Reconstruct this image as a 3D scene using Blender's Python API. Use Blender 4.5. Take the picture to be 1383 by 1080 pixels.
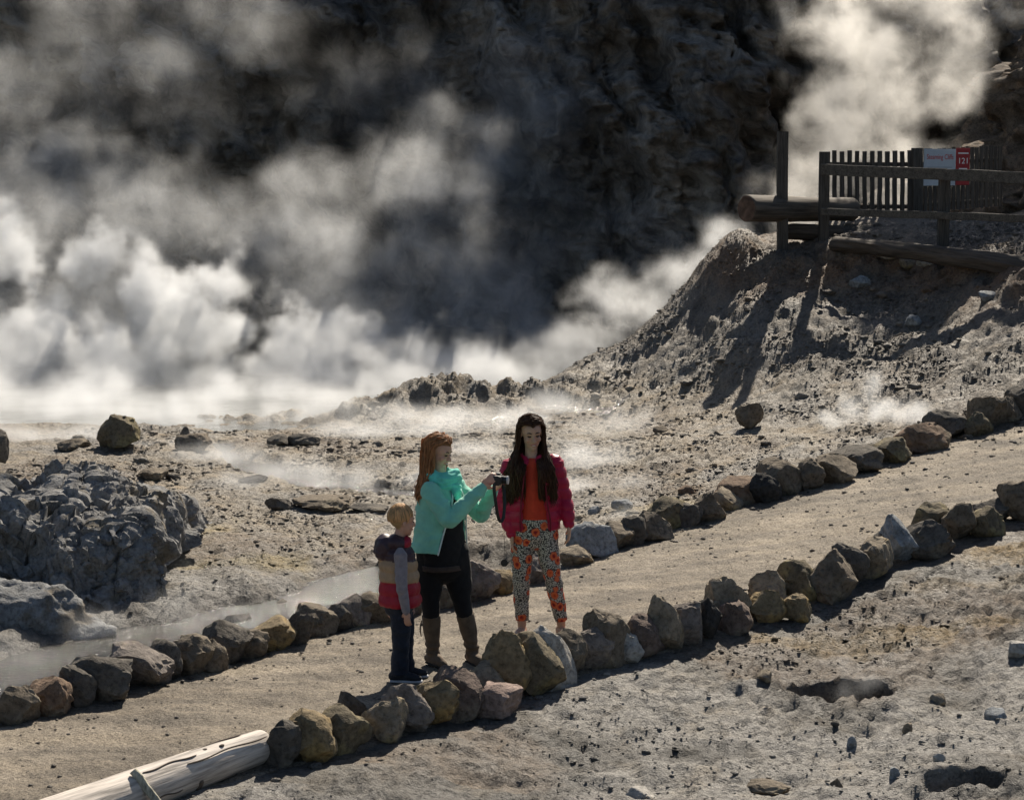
import bpy, bmesh, math
import numpy as np
from mathutils import Vector, Matrix

# ------------------------------------------------------------------ scene, camera, light
scene = bpy.context.scene
for o in list(bpy.data.objects):
    bpy.data.objects.remove(o)
COL = scene.collection
F_PX = 2690.0            # focal length in photograph pixels (1383 wide)
IW, IH = 1383.0, 1080.0
HZ = 230.0               # picture row of the horizon
CAM_H = 3.6
PITCH = math.atan((IH / 2 - HZ) / F_PX)
cam_d = bpy.data.cameras.new('camera')
cam_d.sensor_fit = 'HORIZONTAL'
cam_d.sensor_width = 36.0
cam_d.lens = 36.0 * F_PX / IW
cam_d.clip_start = 0.1
cam_d.clip_end = 2000
cam = bpy.data.objects.new('camera', cam_d)
cam.location = (0, 0, CAM_H)
cam.rotation_euler = (math.pi / 2 - PITCH, 0, 0)
COL.objects.link(cam)
scene.camera = cam

SUN_EL = math.radians(41)
SUN_AZ = math.radians(15)        # to the right of straight ahead
SDIR = Vector((math.sin(SUN_AZ) * math.cos(SUN_EL), math.cos(SUN_AZ) * math.cos(SUN_EL), math.sin(SUN_EL)))
world = bpy.data.worlds.new('World')
scene.world = world
world.use_nodes = True
wn = world.node_tree
wn.nodes.clear()
sky = wn.nodes.new('ShaderNodeTexSky')
sky.sky_type = 'NISHITA'
sky.sun_disc = False
sky.sun_elevation = SUN_EL
sky.sun_rotation = SUN_AZ
bg = wn.nodes.new('ShaderNodeBackground')
bg.inputs['Strength'].default_value = 0.05
wo = wn.nodes.new('ShaderNodeOutputWorld')
wn.links.new(sky.outputs[0], bg.inputs[0])
wn.links.new(bg.outputs[0], wo.inputs[0])
sun_d = bpy.data.lights.new('sun', 'SUN')
sun_d.energy = 5.0
sun_d.angle = math.radians(0.55)
sun_d.color = (1.0, 0.90, 0.755)
sun = bpy.data.objects.new('sun', sun_d)
sun.rotation_euler = SDIR.to_track_quat('Z', 'Y').to_euler()
sun.location = (10, 40, 40)
COL.objects.link(sun)
vs = scene.view_settings
vs.view_transform = 'Standard'
vs.look = 'None'
vs.exposure = 0.62
vs.gamma = 1.0
vs.use_curve_mapping = False
cy = scene.cycles
cy.use_denoising = True
cy.max_bounces = 6
cy.diffuse_bounces = 2
cy.glossy_bounces = 2
cy.transmission_bounces = 4
cy.transparent_max_bounces = 8
cy.volume_bounces = 2
cy.volume_step_rate = 4.0
cy.volume_max_steps = 512

# ------------------------------------------------------------------ numbers
rng = np.random.default_rng(7)
_perm = np.random.default_rng(11).permutation(256)
_perm = np.concatenate([_perm, _perm, _perm])
_g = np.random.default_rng(12).normal(size=(256, 3))
_g /= np.linalg.norm(_g, axis=1)[:, None]


def pnoise(p):
    p = np.asarray(p, float)
    i = np.floor(p).astype(int)
    f = p - i
    u = f * f * f * (f * (f * 6 - 15) + 10)
    i &= 255
    out = 0
    for dx in (0, 1):
        for dy in (0, 1):
            for dz in (0, 1):
                h = _perm[_perm[_perm[(i[:, 0] + dx) & 255] + ((i[:, 1] + dy) & 255)] + ((i[:, 2] + dz) & 255)]
                g = _g[h]
                d = g[:, 0] * (f[:, 0] - dx) + g[:, 1] * (f[:, 1] - dy) + g[:, 2] * (f[:, 2] - dz)
                w = (u[:, 0] if dx else 1 - u[:, 0]) * (u[:, 1] if dy else 1 - u[:, 1]) * (u[:, 2] if dz else 1 - u[:, 2])
                out = out + d * w
    return out * 1.5


def fbm(p, octv=4, gain=0.5, lac=2.03):
    p = np.asarray(p, float)
    a, s, t = 1.0, 0, 0
    for k in range(octv):
        s = s + a * pnoise(p + 17.3 * k)
        p = p * lac
        a *= gain
    return s


def ridged(p, octv=4, gain=0.5):
    p = np.asarray(p, float)
    a, s = 1.0, 0
    for k in range(octv):
        s = s + a * (1 - 2 * np.abs(pnoise(p + 9.1 * k)))
        p = p * 2.1
        a *= gain
    return s


def facets(p, seed=0):
    """broken-rock relief: every Worley cell is a tilted plane, -1..1"""
    p = np.asarray(p, float)
    r = np.random.default_rng(seed + 991)
    T = r.uniform(size=(256, 3))
    Oo = r.uniform(-1, 1, 256)
    D = r.normal(size=(256, 3)) * .8
    i = np.floor(p).astype(int)
    best = np.full(len(p), 1e9)
    out = np.zeros(len(p))
    for dx in (-1, 0, 1):
        for dy in (-1, 0, 1):
            for dz in (-1, 0, 1):
                c = i + np.array([dx, dy, dz])
                h = _perm[_perm[_perm[c[:, 0] & 255] + (c[:, 1] & 255)] + (c[:, 2] & 255)]
                loc = p - (c + T[h])
                d = (loc * loc).sum(1)
                m = d < best
                best = np.where(m, d, best)
                out = np.where(m, Oo[h] * .6 + (loc * D[h]).sum(1), out)
    return out


def sstep(a, b, x):
    t = np.clip((x - a) / (b - a), 0, 1)
    return t * t * (3 - 2 * t)


def xyz(x, y, z=0.0):
    x = np.asarray(x, float)
    return np.stack([x, np.broadcast_to(np.asarray(y, float), x.shape), np.broadcast_to(np.asarray(z, float), x.shape)], -1)


_c, _s = math.cos(PITCH), math.sin(PITCH)


def ray(px, py):
    a = (px - IW / 2) / F_PX
    b = (IH / 2 - py) / F_PX
    d = np.array([a, _c + b * _s, -_s + b * _c])
    return d / d[1]            # per metre of depth


def W(px, py, y):
    d = ray(px, py)
    return np.array([d[0] * y, y, CAM_H + d[2] * y])


# ------------------------------------------------------------------ terrain
_Z = [(0, 1080, 0), (300, 1080, 0), (0, 940, 0), (200, 960, 0), (300, 840, -.03), (0, 850, 0), (480, 800, -.03), (560, 960, 0), (640, 900, 0),
      (400, 1030, 0), (500, 880, 0), (700, 920, 0), (850, 890, .05), (1000, 850, .12), (1100, 810, .2), (1200, 765, .3), (1300, 730, .42), (1383, 705, .5),
      (500, 1080, -.05), (800, 1080, -.12), (800, 980, -.06), (1100, 1080, -.12), (1100, 950, -.08), (1383, 1080, -.1), (1383, 950, .02), (1383, 820, .24), (1250, 850, .1),
      (620, 810, 0), (690, 790, .02), (780, 760, .06), (880, 730, .13), (960, 700, .2), (1060, 670, .32), (1150, 640, .43), (1250, 605, .58), (1383, 565, .8),
      (500, 700, 0), (500, 640, 0), (300, 640, 0), (100, 640, 0), (100, 600, -.03), (300, 600, -.03), (600, 600, 0), (750, 650, .05), (750, 600, .05),
      (900, 640, .15), (900, 590, .2), (1000, 600, .3), (1100, 590, .45), (1200, 560, .65), (200, 583, -.1), (0, 583, -.1), (400, 583, -.1)]
_Y = [(1000, 310, 32), (900, 420, 32), (800, 480, 32), (720, 525, 31.5), (620, 545, 30.5), (540, 555, 30), (450, 576, 29.5), (900, 520, 29.5), (900, 470, 30.8),
      (1000, 530, 28), (1000, 450, 29.5), (1000, 380, 31), (1100, 530, 26.5), (1100, 450, 28.6), (1100, 385, 30.2), (1200, 500, 26.5), (1200, 430, 28.7), (1200, 390, 29.8),
      (1200, 345, 30.4), (1300, 500, 25), (1300, 440, 27), (1300, 402, 28.2), (1300, 358, 28.9), (1383, 520, 23.5), (1383, 450, 25.5), (1383, 412, 26.5), (1383, 370, 27.1),
      (1100, 325, 31.6), (1040, 330, 32), (1300, 330, 30.3), (1383, 335, 28.5), (1383, 297, 34), (1200, 300, 34), (1130, 300, 34)]
_W = [(4.6, 35.5, 1.6), (3, 34.5, .6), (2, 34.5, -.3), (-2, 33.5, -.5), (-10, 32, -.5), (-10, 40, -.8), (4, 38, -.4), (0, 40, -.8), (10, 40, 2.9), (14, 34, 2.9), (14, 28, 2.7), (13, 22, 1.5), (12, 14, .4),
      (9, 18, .8), (-12, 10, 0), (-12, 20, 0), (-12, 27, -.05), (-6, 5, -.05), (0, 5, -.1), (6, 5, -.1), (-6, 0, -.1), (6, 0, -.1), (12, 5, 0), (-12, 0, 0), (6, 9, -.1), (-5, 9, 0), (6.5, 39, 1.2)]
_pts = []
for px, py, z in _Z:
    d = ray(px, py)
    y = (z - CAM_H) / d[2]
    _pts.append((d[0] * y, y, z))
for px, py, y in _Y:
    _pts.append(tuple(W(px, py, y)))
_pts += _W
_P = np.array(_pts)


def _U(r2):
    return 0.5 * r2 * np.log(r2 + 1e-9)


def _tps_fit(P, lam=0.02):
    n = len(P)
    d2 = ((P[:, None, :2] - P[None, :, :2]) ** 2).sum(-1)
    A = np.zeros((n + 3, n + 3))
    A[:n, :n] = _U(d2) + lam * np.eye(n)
    A[:n, n] = 1
    A[:n, n + 1:] = P[:, :2]
    A[n, :n] = 1
    A[n + 1:, :n] = P[:, :2].T
    b = np.zeros(n + 3)
    b[:n] = P[:, 2]
    return np.linalg.solve(A, b)


_K = _tps_fit(_P)


def base_h(x, y):
    x = np.atleast_1d(np.asarray(x, float))
    y = np.atleast_1d(np.asarray(y, float))
    xc = np.clip(x, -12.5, 14)
    yc = np.clip(y, 0, 41)
    z = _K[-3] + _K[-2] * xc + _K[-1] * yc
    for (a, b, _), k in zip(_P, _K[:-3]):
        z = z + k * _U((xc - a) ** 2 + (yc - b) ** 2)
    z = np.clip(z, -0.9, 3.1)
    far = sstep(40, 46, y)
    return z * (1 - far) - 0.9 * far


def ground(px, py, y0=8.0, y1=46.0):
    d = ray(px, py)
    ys = np.linspace(y0, y1, 700)
    gap = CAM_H + d[2] * ys - base_h(d[0] * ys, ys)
    k = np.argmax(gap < 0) if (gap < 0).any() else len(ys) - 1
    k = max(k, 1)
    a, b = gap[k - 1], gap[k]
    y = ys[k - 1] + (ys[k] - ys[k - 1]) * a / (a - b + 1e-12)
    return np.array([d[0] * y, y, float(base_h(d[0] * y, y)[0])])


def poly(pix):
    return np.array([ground(*p) for p in pix])


def seg_dist(x, y, L):
    best = np.full(x.shape, 1e9)
    par = np.zeros(x.shape)
    acc = 0
    for a, b in zip(L[:-1], L[1:]):
        v = b[:2] - a[:2]
        ln = np.linalg.norm(v)
        t = np.clip(((x - a[0]) * v[0] + (y - a[1]) * v[1]) / (ln * ln), 0, 1)
        d = np.hypot(x - a[0] - t * v[0], y - a[1] - t * v[1])
        m = d < best
        best = np.where(m, d, best)
        par = np.where(m, acc + t * ln, par)
        acc += ln
    return best, par


NEAR_LINE = poly([(-260, 1230), (60, 1128), (230, 1075), (400, 1036), (560, 990), (700, 935), (850, 895), (1000, 852), (1100, 815), (1200, 770), (1300, 730), (1383, 703), (1500, 660)])
FAR_LINE = poly([(-250, 1060), (-120, 1015), (0, 978), (150, 940), (300, 898), (400, 872), (520, 838), (690, 785), (780, 757), (880, 727), (960, 697), (1060, 667), (1150, 640), (1250, 606), (1383, 566), (1480, 535)])
STREAM = poly([(-200, 965), (-20, 905), (120, 868), (230, 848), (330, 828), (420, 812), (500, 788), (560, 772), (640, 752)])
BROOK = poly([(290, 598), (320, 618), (360, 634), (420, 645), (480, 654), (560, 664), (640, 672), (690, 668)])
HOLE = ground(1140, 950)
HOLE2 = ground(1310, 1062)


def resample(L, n):
    s = np.concatenate([[0], np.cumsum(np.linalg.norm(np.diff(L[:, :2], axis=0), axis=1))])
    t = np.linspace(0, s[-1], n)
    return np.stack([np.interp(t, s, L[:, k]) for k in range(3)], -1)


def in_path(x, y):
    """1 inside the path strip, 0 outside"""
    A = resample(NEAR_LINE, 60)
    B = resample(FAR_LINE, 60)
    dn, _ = seg_dist(x, y, NEAR_LINE)
    df, _ = seg_dist(x, y, FAR_LINE)
    Pn = np.concatenate([A, B[::-1]])
    inside = np.zeros(x.shape, bool)
    j = len(Pn) - 1
    for i in range(len(Pn)):
        xi, yi, xj, yj = Pn[i, 0], Pn[i, 1], Pn[j, 0], Pn[j, 1]
        c = ((yi > y) != (yj > y)) & (x < (xj - xi) * (y - yi) / (yj - yi + 1e-12) + xi)
        inside ^= c
        j = i
    return inside, dn, df


def terrain(x, y, full=True):
    x = np.asarray(x, float)
    y = np.asarray(y, float)
    z = base_h(x, y)
    ins, dn, df = in_path(x, y)
    dedge = np.minimum(dn, df)
    smooth = np.where(ins, 1.0, 1 - sstep(0.05, 0.45, dedge))
    ds, _ = seg_dist(x, y, STREAM)
    z = z - 0.16 * (1 - sstep(0.30, 0.75, ds + 0.18 * fbm(xyz(x * 1.3, y * 1.3, 3.3), 2))) * (1 - smooth)
    db, _ = seg_dist(x, y, BROOK)
    z = z - 0.10 * (1 - sstep(0.08, 0.34, db + 0.2 * fbm(xyz(x * 1.1, y * 1.1, 5.3), 2)))
    # vents in the foreground
    for C, rx, ry, dep in ((HOLE, .46, .25, .55), (HOLE2, .34, .16, .22)):
        q = np.hypot((x - C[0]) / rx, (y - C[1]) / ry) + 0.35 * fbm(xyz(x * 4, y * 4, 1.7), 3)
        z = z - dep * (1 - sstep(0.70, 0.92, q)) + 0.04 * np.exp(-((q - 1.25) / .35) ** 2)
    if full:
        hill = sstep(0.25, 1.0, z) * (1 - sstep(2.35, 2.6, z))
        fore = (1 - sstep(13, 24, y))
        amp = 1 - smooth
        lump = fbm(xyz(x * 0.55, y * 0.55, 0.4), 3)
        mid = fbm(xyz(x * 1.9, y * 1.9, 7.7), 4)
        rid = ridged(xyz(x * 2.6 + 0.4 * mid, y * 2.6, 2.1), 4, .55)
        fine = fbm(xyz(x * 9, y * 9, 4.4), 3, .6)
        crumb = np.abs(fbm(xyz(x * 10, y * 10, 8.4), 3, .65))
        knoll = np.exp(-(((x + 1.2) / 2.4) ** 2 + ((y - 30.3) / 0.9) ** 2))
        z = z + amp * (0.06 * lump + (0.040 + 0.06 * hill + 0.12 * knoll) * mid + (0.016 + 0.012 * hill + .016 * fore) * rid + (0.022 + .004 * hill) * fine + (0.035 - .012 * hill) * (crumb - .2) * np.clip(.6 + 1.2 * lump, .15, 1.4))
        z = z + 0.30 * knoll * (0.8 + .6 * mid)
        z = z + smooth * (0.020 * fbm(xyz(x * 2.2, y * 2.2, 6), 4) + 0.010 * fine)
        # crumbly lip under the platform and along the ridge
        sc = np.exp(-((z - 2.2) / .35) ** 2) * sstep(3.0, 4.2, x)
        z = z + sc * 0.10 * fbm(xyz(x * 3.1, y * 3.1, 9.9), 4)
    return z


# ------------------------------------------------------------------ helpers: objects
def link(o):
    COL.objects.link(o)
    return o


def tag(o, label=None, cat=None, group=None, kind=None):
    if label:
        o['label'] = label
    if cat:
        o['category'] = cat
    if group:
        o['group'] = group
    if kind:
        o['kind'] = kind
    return o


def mesh(name, v, f, mat=None, smooth=True, sharp=None):
    m = bpy.data.meshes.new(name)
    v = np.asarray(v, float)
    if isinstance(f, np.ndarray):
        n, k = f.shape
        m.vertices.add(len(v))
        m.vertices.foreach_set('co', v.ravel())
        m.loops.add(n * k)
        m.loops.foreach_set('vertex_index', f.ravel().astype(np.int32))
        m.polygons.add(n)
        m.polygons.foreach_set('loop_start', np.arange(0, n * k, k, dtype=np.int32))
        m.polygons.foreach_set('loop_total', np.full(n, k, dtype=np.int32))
        m.update(calc_edges=True)
    else:
        m.from_pydata([tuple(a) for a in v], [], [tuple(a) for a in f])
        m.update()
    if smooth:
        m.polygons.foreach_set('use_smooth', np.ones(len(m.polygons), bool))
    if sharp:
        m.set_sharp_from_angle(angle=math.radians(sharp))
    if mat:
        m.materials.append(mat)
    return m


def obj(name, m, parent=None, loc=(0, 0, 0)):
    o = bpy.data.objects.new(name, m)
    o.location = loc
    if parent:
        o.parent = parent
    return link(o)


def empty(name, loc=(0, 0, 0)):
    o = bpy.data.objects.new(name, None)
    o.location = loc
    o.empty_display_size = 0.2
    return link(o)


def set_col(m, c, name='Col'):
    c = np.asarray(c, float)
    if c.shape[1] == 3:
        c = np.concatenate([c, np.ones((len(c), 1))], 1)
    a = m.color_attributes.new(name, 'FLOAT_COLOR', 'POINT')
    a.data.foreach_set('color', c.ravel())


def coords(m):
    v = np.empty(len(m.vertices) * 3)
    m.vertices.foreach_get('co', v)
    return v.reshape(-1, 3)


def normals(m):
    v = np.empty(len(m.vertices) * 3, np.float32)
    m.vertex_normals.foreach_get('vector', v)
    return v.reshape(-1, 3).astype(float)


# ------------------------------------------------------------------ helpers: materials
class NT:
    def __init__(s, name):
        s.mat = bpy.data.materials.new(name)
        s.mat.use_nodes = True
        s.t = s.mat.node_tree
        s.bsdf = s.t.nodes['Principled BSDF']
        s.tc = None

    def n(s, kind, **kw):
        nd = s.t.nodes.new(kind)
        for k, v in kw.items():
            setattr(nd, k, v)
        return nd

    def l(s, a, b):
        s.t.links.new(a, b)

    def coord(s, out='Object'):
        if not s.tc:
            s.tc = s.n('ShaderNodeTexCoord')
        return s.tc.outputs[out]

    def noise(s, scale, detail=4, rough=.55, vec=None, stretch=None):
        nd = s.n('ShaderNodeTexNoise')
        nd.inputs['Scale'].default_value = scale
        nd.inputs['Detail'].default_value = detail
        nd.inputs['Roughness'].default_value = rough
        v = vec or s.coord()
        if stretch:
            mp = s.n('ShaderNodeMapping')
            mp.inputs['Scale'].default_value = stretch
            s.l(v, mp.inputs['Vector'])
            v = mp.outputs[0]
        s.l(v, nd.inputs['Vector'])
        return nd.outputs[0]

    def ramp(s, fac, stops):
        r = s.n('ShaderNodeValToRGB')
        e = r.color_ramp.elements
        while len(e) < len(stops):
            e.new(0.5)
        for k, (p, c) in enumerate(stops):
            e[k].position = p
            e[k].color = (*c, 1) if len(c) == 3 else c
        s.l(fac, r.inputs[0])
        return r.outputs[0]

    def mix(s, fac, a, b, blend='MIX'):
        m = s.n('ShaderNodeMix', data_type='RGBA', blend_type=blend)
        for sock, val in ((m.inputs[0], fac), (m.inputs[6], a), (m.inputs[7], b)):
            if isinstance(val, (int, float)):
                sock.default_value = val
            elif isinstance(val, tuple):
                sock.default_value = (*val, 1) if len(val) == 3 else val
            else:
                s.l(val, sock)
        return m.outputs[2]

    def math(s, op, a, b=None):
        m = s.n('ShaderNodeMath', operation=op)
        for sock, val in ((m.inputs[0], a), (m.inputs[1], b)):
            if val is None:
                continue
            if isinstance(val, (int, float)):
                sock.default_value = val
            else:
                s.l(val, sock)
        return m.outputs[0]

    def bump(s, h, strength, dist, prev=None):
        b = s.n('ShaderNodeBump')
        b.inputs['Strength'].default_value = strength
        b.inputs['Distance'].default_value = dist
        s.l(h, b.inputs['Height'])
        if prev:
            s.l(prev, b.inputs['Normal'])
        return b.outputs[0]

    def attr(s, name='Col'):
        a = s.n('ShaderNodeAttribute')
        a.attribute_name = name
        return a.outputs['Color']

    def done(s, color, rough=.85, spec=.3, normal=None, **kw):
        if isinstance(color, tuple):
            s.bsdf.inputs['Base Color'].default_value = (*color, 1)
        else:
            s.l(color, s.bsdf.inputs['Base Color'])
        if isinstance(rough, (int, float)):
            s.bsdf.inputs['Roughness'].default_value = rough
        else:
            s.l(rough, s.bsdf.inputs['Roughness'])
        s.bsdf.inputs['Specular IOR Level'].default_value = spec
        if normal:
            s.l(normal, s.bsdf.inputs['Normal'])
        for k, v in kw.items():
            s.bsdf.inputs[k.replace('_', ' ')].default_value = v
        return s.mat


def simple(name, c, rough=.7, var=.25, scale=20, spec=.3, bump=0, bdist=.005, **kw):
    t = NT(name)
    n = t.noise(scale, 4)
    lo = tuple(a * (1 - var) for a in c)
    hi = tuple(min(1, a * (1 + var)) for a in c)
    col = t.ramp(n, [(.3, lo), (.7, hi)])
    nm = t.bump(t.noise(scale * 3, 4), bump, bdist) if bump else None
    return t.done(col, rough, spec, nm, **kw)


def m_ground():
    t = NT('ground_soil')
    n1 = t.noise(3.0, 6, .65)
    n2 = t.noise(28, 5, .7)
    n3 = t.noise(110, 3, .6)
    col = t.attr()
    col = t.mix(1.0, col, t.ramp(n1, [(.30, (.62, .62, .64)), (.52, (1, 1, 1)), (.72, (1.35, 1.28, 1.18))]), 'MULTIPLY')
    col = t.mix(1.0, col, t.ramp(n2, [(.34, (.55, .54, .53)), (.5, (1, 1, 1)), (.68, (1.35, 1.33, 1.3))]), 'MULTIPLY')
    vo = t.n('ShaderNodeTexVoronoi', feature='F1')
    vo.inputs['Scale'].default_value = 13
    vo.inputs['Detail'].default_value = 2
    t.l(t.mix(.06, t.coord(), t.noise(6, 3)), vo.inputs['Vector'])
    b = t.bump(vo.outputs['Distance'], .8, .06)
    b = t.bump(n2, 1.0, .05, b)
    b = t.bump(n3, .8, .014, b)
    rough = t.ramp(n1, [(.3, (.5, .5, .5)), (.7, (.85, .85, .85))])
    return t.done(col, rough, .4, b)


def m_path():
    t = NT('path_gravel')
    n1 = t.noise(1.1, 7, .68)
    n2 = t.noise(45, 4, .7)
    n3 = t.noise(160, 2, .6)
    col = t.ramp(n1, [(.33, (.16, .134, .104)), (.5, (.26, .22, .168)), (.66, (.37, .315, .245))])
    col = t.mix(1.0, col, t.ramp(n2, [(.36, (.5, .49, .48)), (.5, (1, 1, 1)), (.66, (1.3, 1.3, 1.3))]), 'MULTIPLY')
    sp = t.ramp(n3, [(.30, (.35, .33, .32)), (.36, (1, 1, 1))])
    col = t.mix(1.0, col, sp, 'MULTIPLY')
    mp = t.n('ShaderNodeMapping')
    mp.inputs['Rotation'].default_value = (0, 0, -.85)
    mp.inputs['Scale'].default_value = (.35, 2.4, 1)
    t.l(t.coord(), mp.inputs['Vector'])
    n4 = t.noise(1.5, 6, .65, mp.outputs[0])
    col = t.mix(1.0, col, t.ramp(n4, [(.34, (.62, .62, .63)), (.5, (1, 1, 1)), (.64, (1.28, 1.26, 1.22))]), 'MULTIPLY')
    b = t.bump(t.noise(9, 5, .7), .8, .08)
    b = t.bump(n2, 1.0, .03, b)
    b = t.bump(n3, .8, .010, b)
    return t.done(col, .78, .35, b)


def m_rock(name, c, moss=None, amount=.5):
    t = NT(name)
    n1 = t.noise(4.5, 6, .65)
    n2 = t.noise(26, 5, .7)
    c = tuple(a * 1.3 for a in c)
    moss = tuple(a * 1.25 for a in moss) if moss else None
    lo = tuple(a * .55 for a in c)
    hi = tuple(min(1, a * 1.35) for a in c)
    col = t.ramp(n1, [(.28, lo), (.5, c), (.72, hi)])
    if moss:
        k = t.ramp(t.noise(3.1, 5, .6), [(.62 - amount * .3, (0, 0, 0)), (.72 - amount * .3, (1, 1, 1))])
        col = t.mix(k, col, moss)
    col = t.mix(1.0, col, t.ramp(n2, [(.33, (.5, .5, .5)), (.5, (1, 1, 1)), (.7, (1.3, 1.3, 1.3))]), 'MULTIPLY')
    b = t.bump(n1, .6, .06)
    b = t.bump(n2, .9, .022, b)
    b = t.bump(t.noise(90, 3, .6), .6, .006, b)
    return t.done(col, .9, .2, b)


def m_wood(name, c, axis='Z', rough=.8, spec=.3, scale=14):
    t = NT(name)
    st = {'X': (.06, 1, 1), 'Y': (1, .06, 1), 'Z': (1, 1, .06)}[axis]
    n1 = t.noise(scale, 6, .65, stretch=st)
    n2 = t.noise(scale * 4, 4, .6, stretch=st)
    col = t.ramp(n1, [(.25, tuple(a * .45 for a in c)), (.5, c), (.75, tuple(min(1, a * 1.4) for a in c))])
    col = t.mix(1.0, col, t.ramp(n2, [(.33, (.55, .55, .55)), (.5, (1, 1, 1)), (.7, (1.2, 1.2, 1.2))]), 'MULTIPLY')
    b = t.bump(n1, .6, .02)
    b = t.bump(n2, .5, .006, b)
    return t.done(col, rough, spec, b)


def m_cliff():
    t = NT('cliff_rock')
    n1 = t.noise(.45, 7, .7, stretch=(1, 1, .7))
    n2 = t.noise(2.2, 7, .72)
    col = t.ramp(n1, [(.3, (.08, .073, .065)), (.48, (.21, .188, .165)), (.62, (.37, .33, .285)), (.78, (.42, .34, .26))])
    col = t.mix(1.0, col, t.ramp(n2, [(.3, (.45, .45, .45)), (.5, (1, 1, 1)), (.7, (1.4, 1.4, 1.4))]), 'MULTIPLY')
    b = t.bump(n2, .8, .3)
    return t.done(col, .95, .1, b)


def m_water(name, c=(.05, .055, .05), scale=9, strength=.5, dist=.03):
    t = NT(name)
    n = t.noise(scale, 4, .6)
    n2 = t.noise(scale * 4.5, 3, .6)
    b = t.bump(n, strength, dist)
    b = t.bump(n2, strength, dist * .35, b)
    return t.done(c, .10, .8, b)

# ------------------------------------------------------------------ the ground sheet
def axis_vals(pieces):
    out = []
    for a, b, s0, s1 in pieces:
        x = a
        while x < b - 1e-6:
            out.append(x)
            x += s0 + (s1 - s0) * (x - a) / (b - a)
    out.append(pieces[-1][1])
    return np.array(out)


gx = axis_vals([(-160, -20, 12, 4), (-20, -8, 2, .2), (-8, -5.2, .12, .04), (-5.2, 8.2, .036, .036), (8.2, 12, .05, .2), (12, 22, .3, 3), (22, 160, 4, 12)])
gy = axis_vals([(-60, 0, 10, 2), (0, 9.8, 1.2, .08), (9.8, 20, .034, .048), (20, 34, .048, .075), (34, 42, .1, .5), (42, 60, .8, 3), (60, 300, 5, 20)])
GX, GY = np.meshgrid(gx, gy)
gxf, gyf = GX.ravel(), GY.ravel()
gzf = terrain(gxf, gyf)
nx, ny = len(gx), len(gy)
idx = np.arange(nx * ny).reshape(ny, nx)
gf = np.stack([idx[:-1, :-1], idx[:-1, 1:], idx[1:, 1:], idx[1:, :-1]], -1).reshape(-1, 4)
MAT_GROUND = m_ground()
gm = mesh('ground', np.stack([gxf, gyf, gzf], -1), gf, MAT_GROUND)


def ground_colour(x, y, z):
    grey = np.array([.148, .138, .122])
    pale = np.array([.37, .35, .32])
    tan = np.array([.295, .25, .19])
    brown = np.array([.17, .13, .095])
    ochre = np.array([.25, .175, .075])
    rust = np.array([.26, .15, .08])
    A = fbm(xyz(x * .45, y * .45, 1.1), 4)[:, None]
    B = fbm(xyz(x * 1.3, y * 1.3, 5.1), 4)[:, None]
    D = fbm(xyz(x * .8, y * .8, 15.1), 4)[:, None]
    flats = sstep(16.5, 20, y)[:, None]
    col = grey * (1 - flats) + tan * flats
    k = sstep(.05, .35, A + .4 * B)
    col = col * (1 - .6 * k) + (pale * (1 - .3 * flats)) * .6 * k
    k = sstep(.1, .4, -A + .5 * D)
    col = col * (1 - .55 * k) + (brown * (1 - flats) * 1.25 + brown * flats) * .55 * k
    hill = sstep(.5, 1.0, z)[:, None]
    hc = np.array([.195, .172, .145]) * (1 + .5 * B)
    col = col * (1 - hill * .8) + hc * hill * .8
    # rusty scarp under the platform
    sc = (np.exp(-((z - 2.1) / .38) ** 2) * sstep(2.6, 3.4, x))[:, None] * np.clip(.7 + B, 0, 1)
    col = col * (1 - sc * .92) + rust * sc * .92
    # sulphur and iron patches on the near slope
    for px, py, rx, ry, am in ((1200, 868, .75, .32, 1), (1365, 750, .5, .3, 1), (1180, 850, .35, .2, .9), (1290, 860, .5, .18, .7), (1330, 800, .5, .2, .5), (980, 1025, .35, .15, -.6), (800, 1010, .4, .2, -.3)):
        C = ground(px, py)
        q = (np.hypot((x - C[0]) / rx, (y - C[1]) / ry)[:, None] + .9 * B + .4 * D)
        k = 1 - sstep(.5, 1.1, q)
        if am > 0:
            col = col * (1 - am * k * .8) + ochre * am * k * .8
        else:
            col = col * (1 + am * k)
    for px, py, rx, ry in ((270, 715, .5, .5), (450, 685, .5, .12), (900, 690, .5, .3), (330, 760, .6, .5)):
        C = ground(px, py)
        q = (np.hypot((x - C[0]) / rx, (y - C[1]) / ry)[:, None] + .9 * B)
        k = 1 - sstep(.5, 1.1, q)
        col = col * (1 - k * .6) + np.array([.30, .235, .10]) * k * .6
    # wet margins of the streams
    ds, _ = seg_dist(x, y, STREAM)
    wet = (1 - sstep(.35, .95, ds))[:, None]
    col = col * (1 - .45 * wet)
    return np.clip(col, .02, .8)


set_col(gm, ground_colour(gxf, gyf, gzf))
tag(obj('ground', gm), 'rough grey and tan geothermal ground rising to the fenced platform', 'ground', kind='structure')

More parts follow.
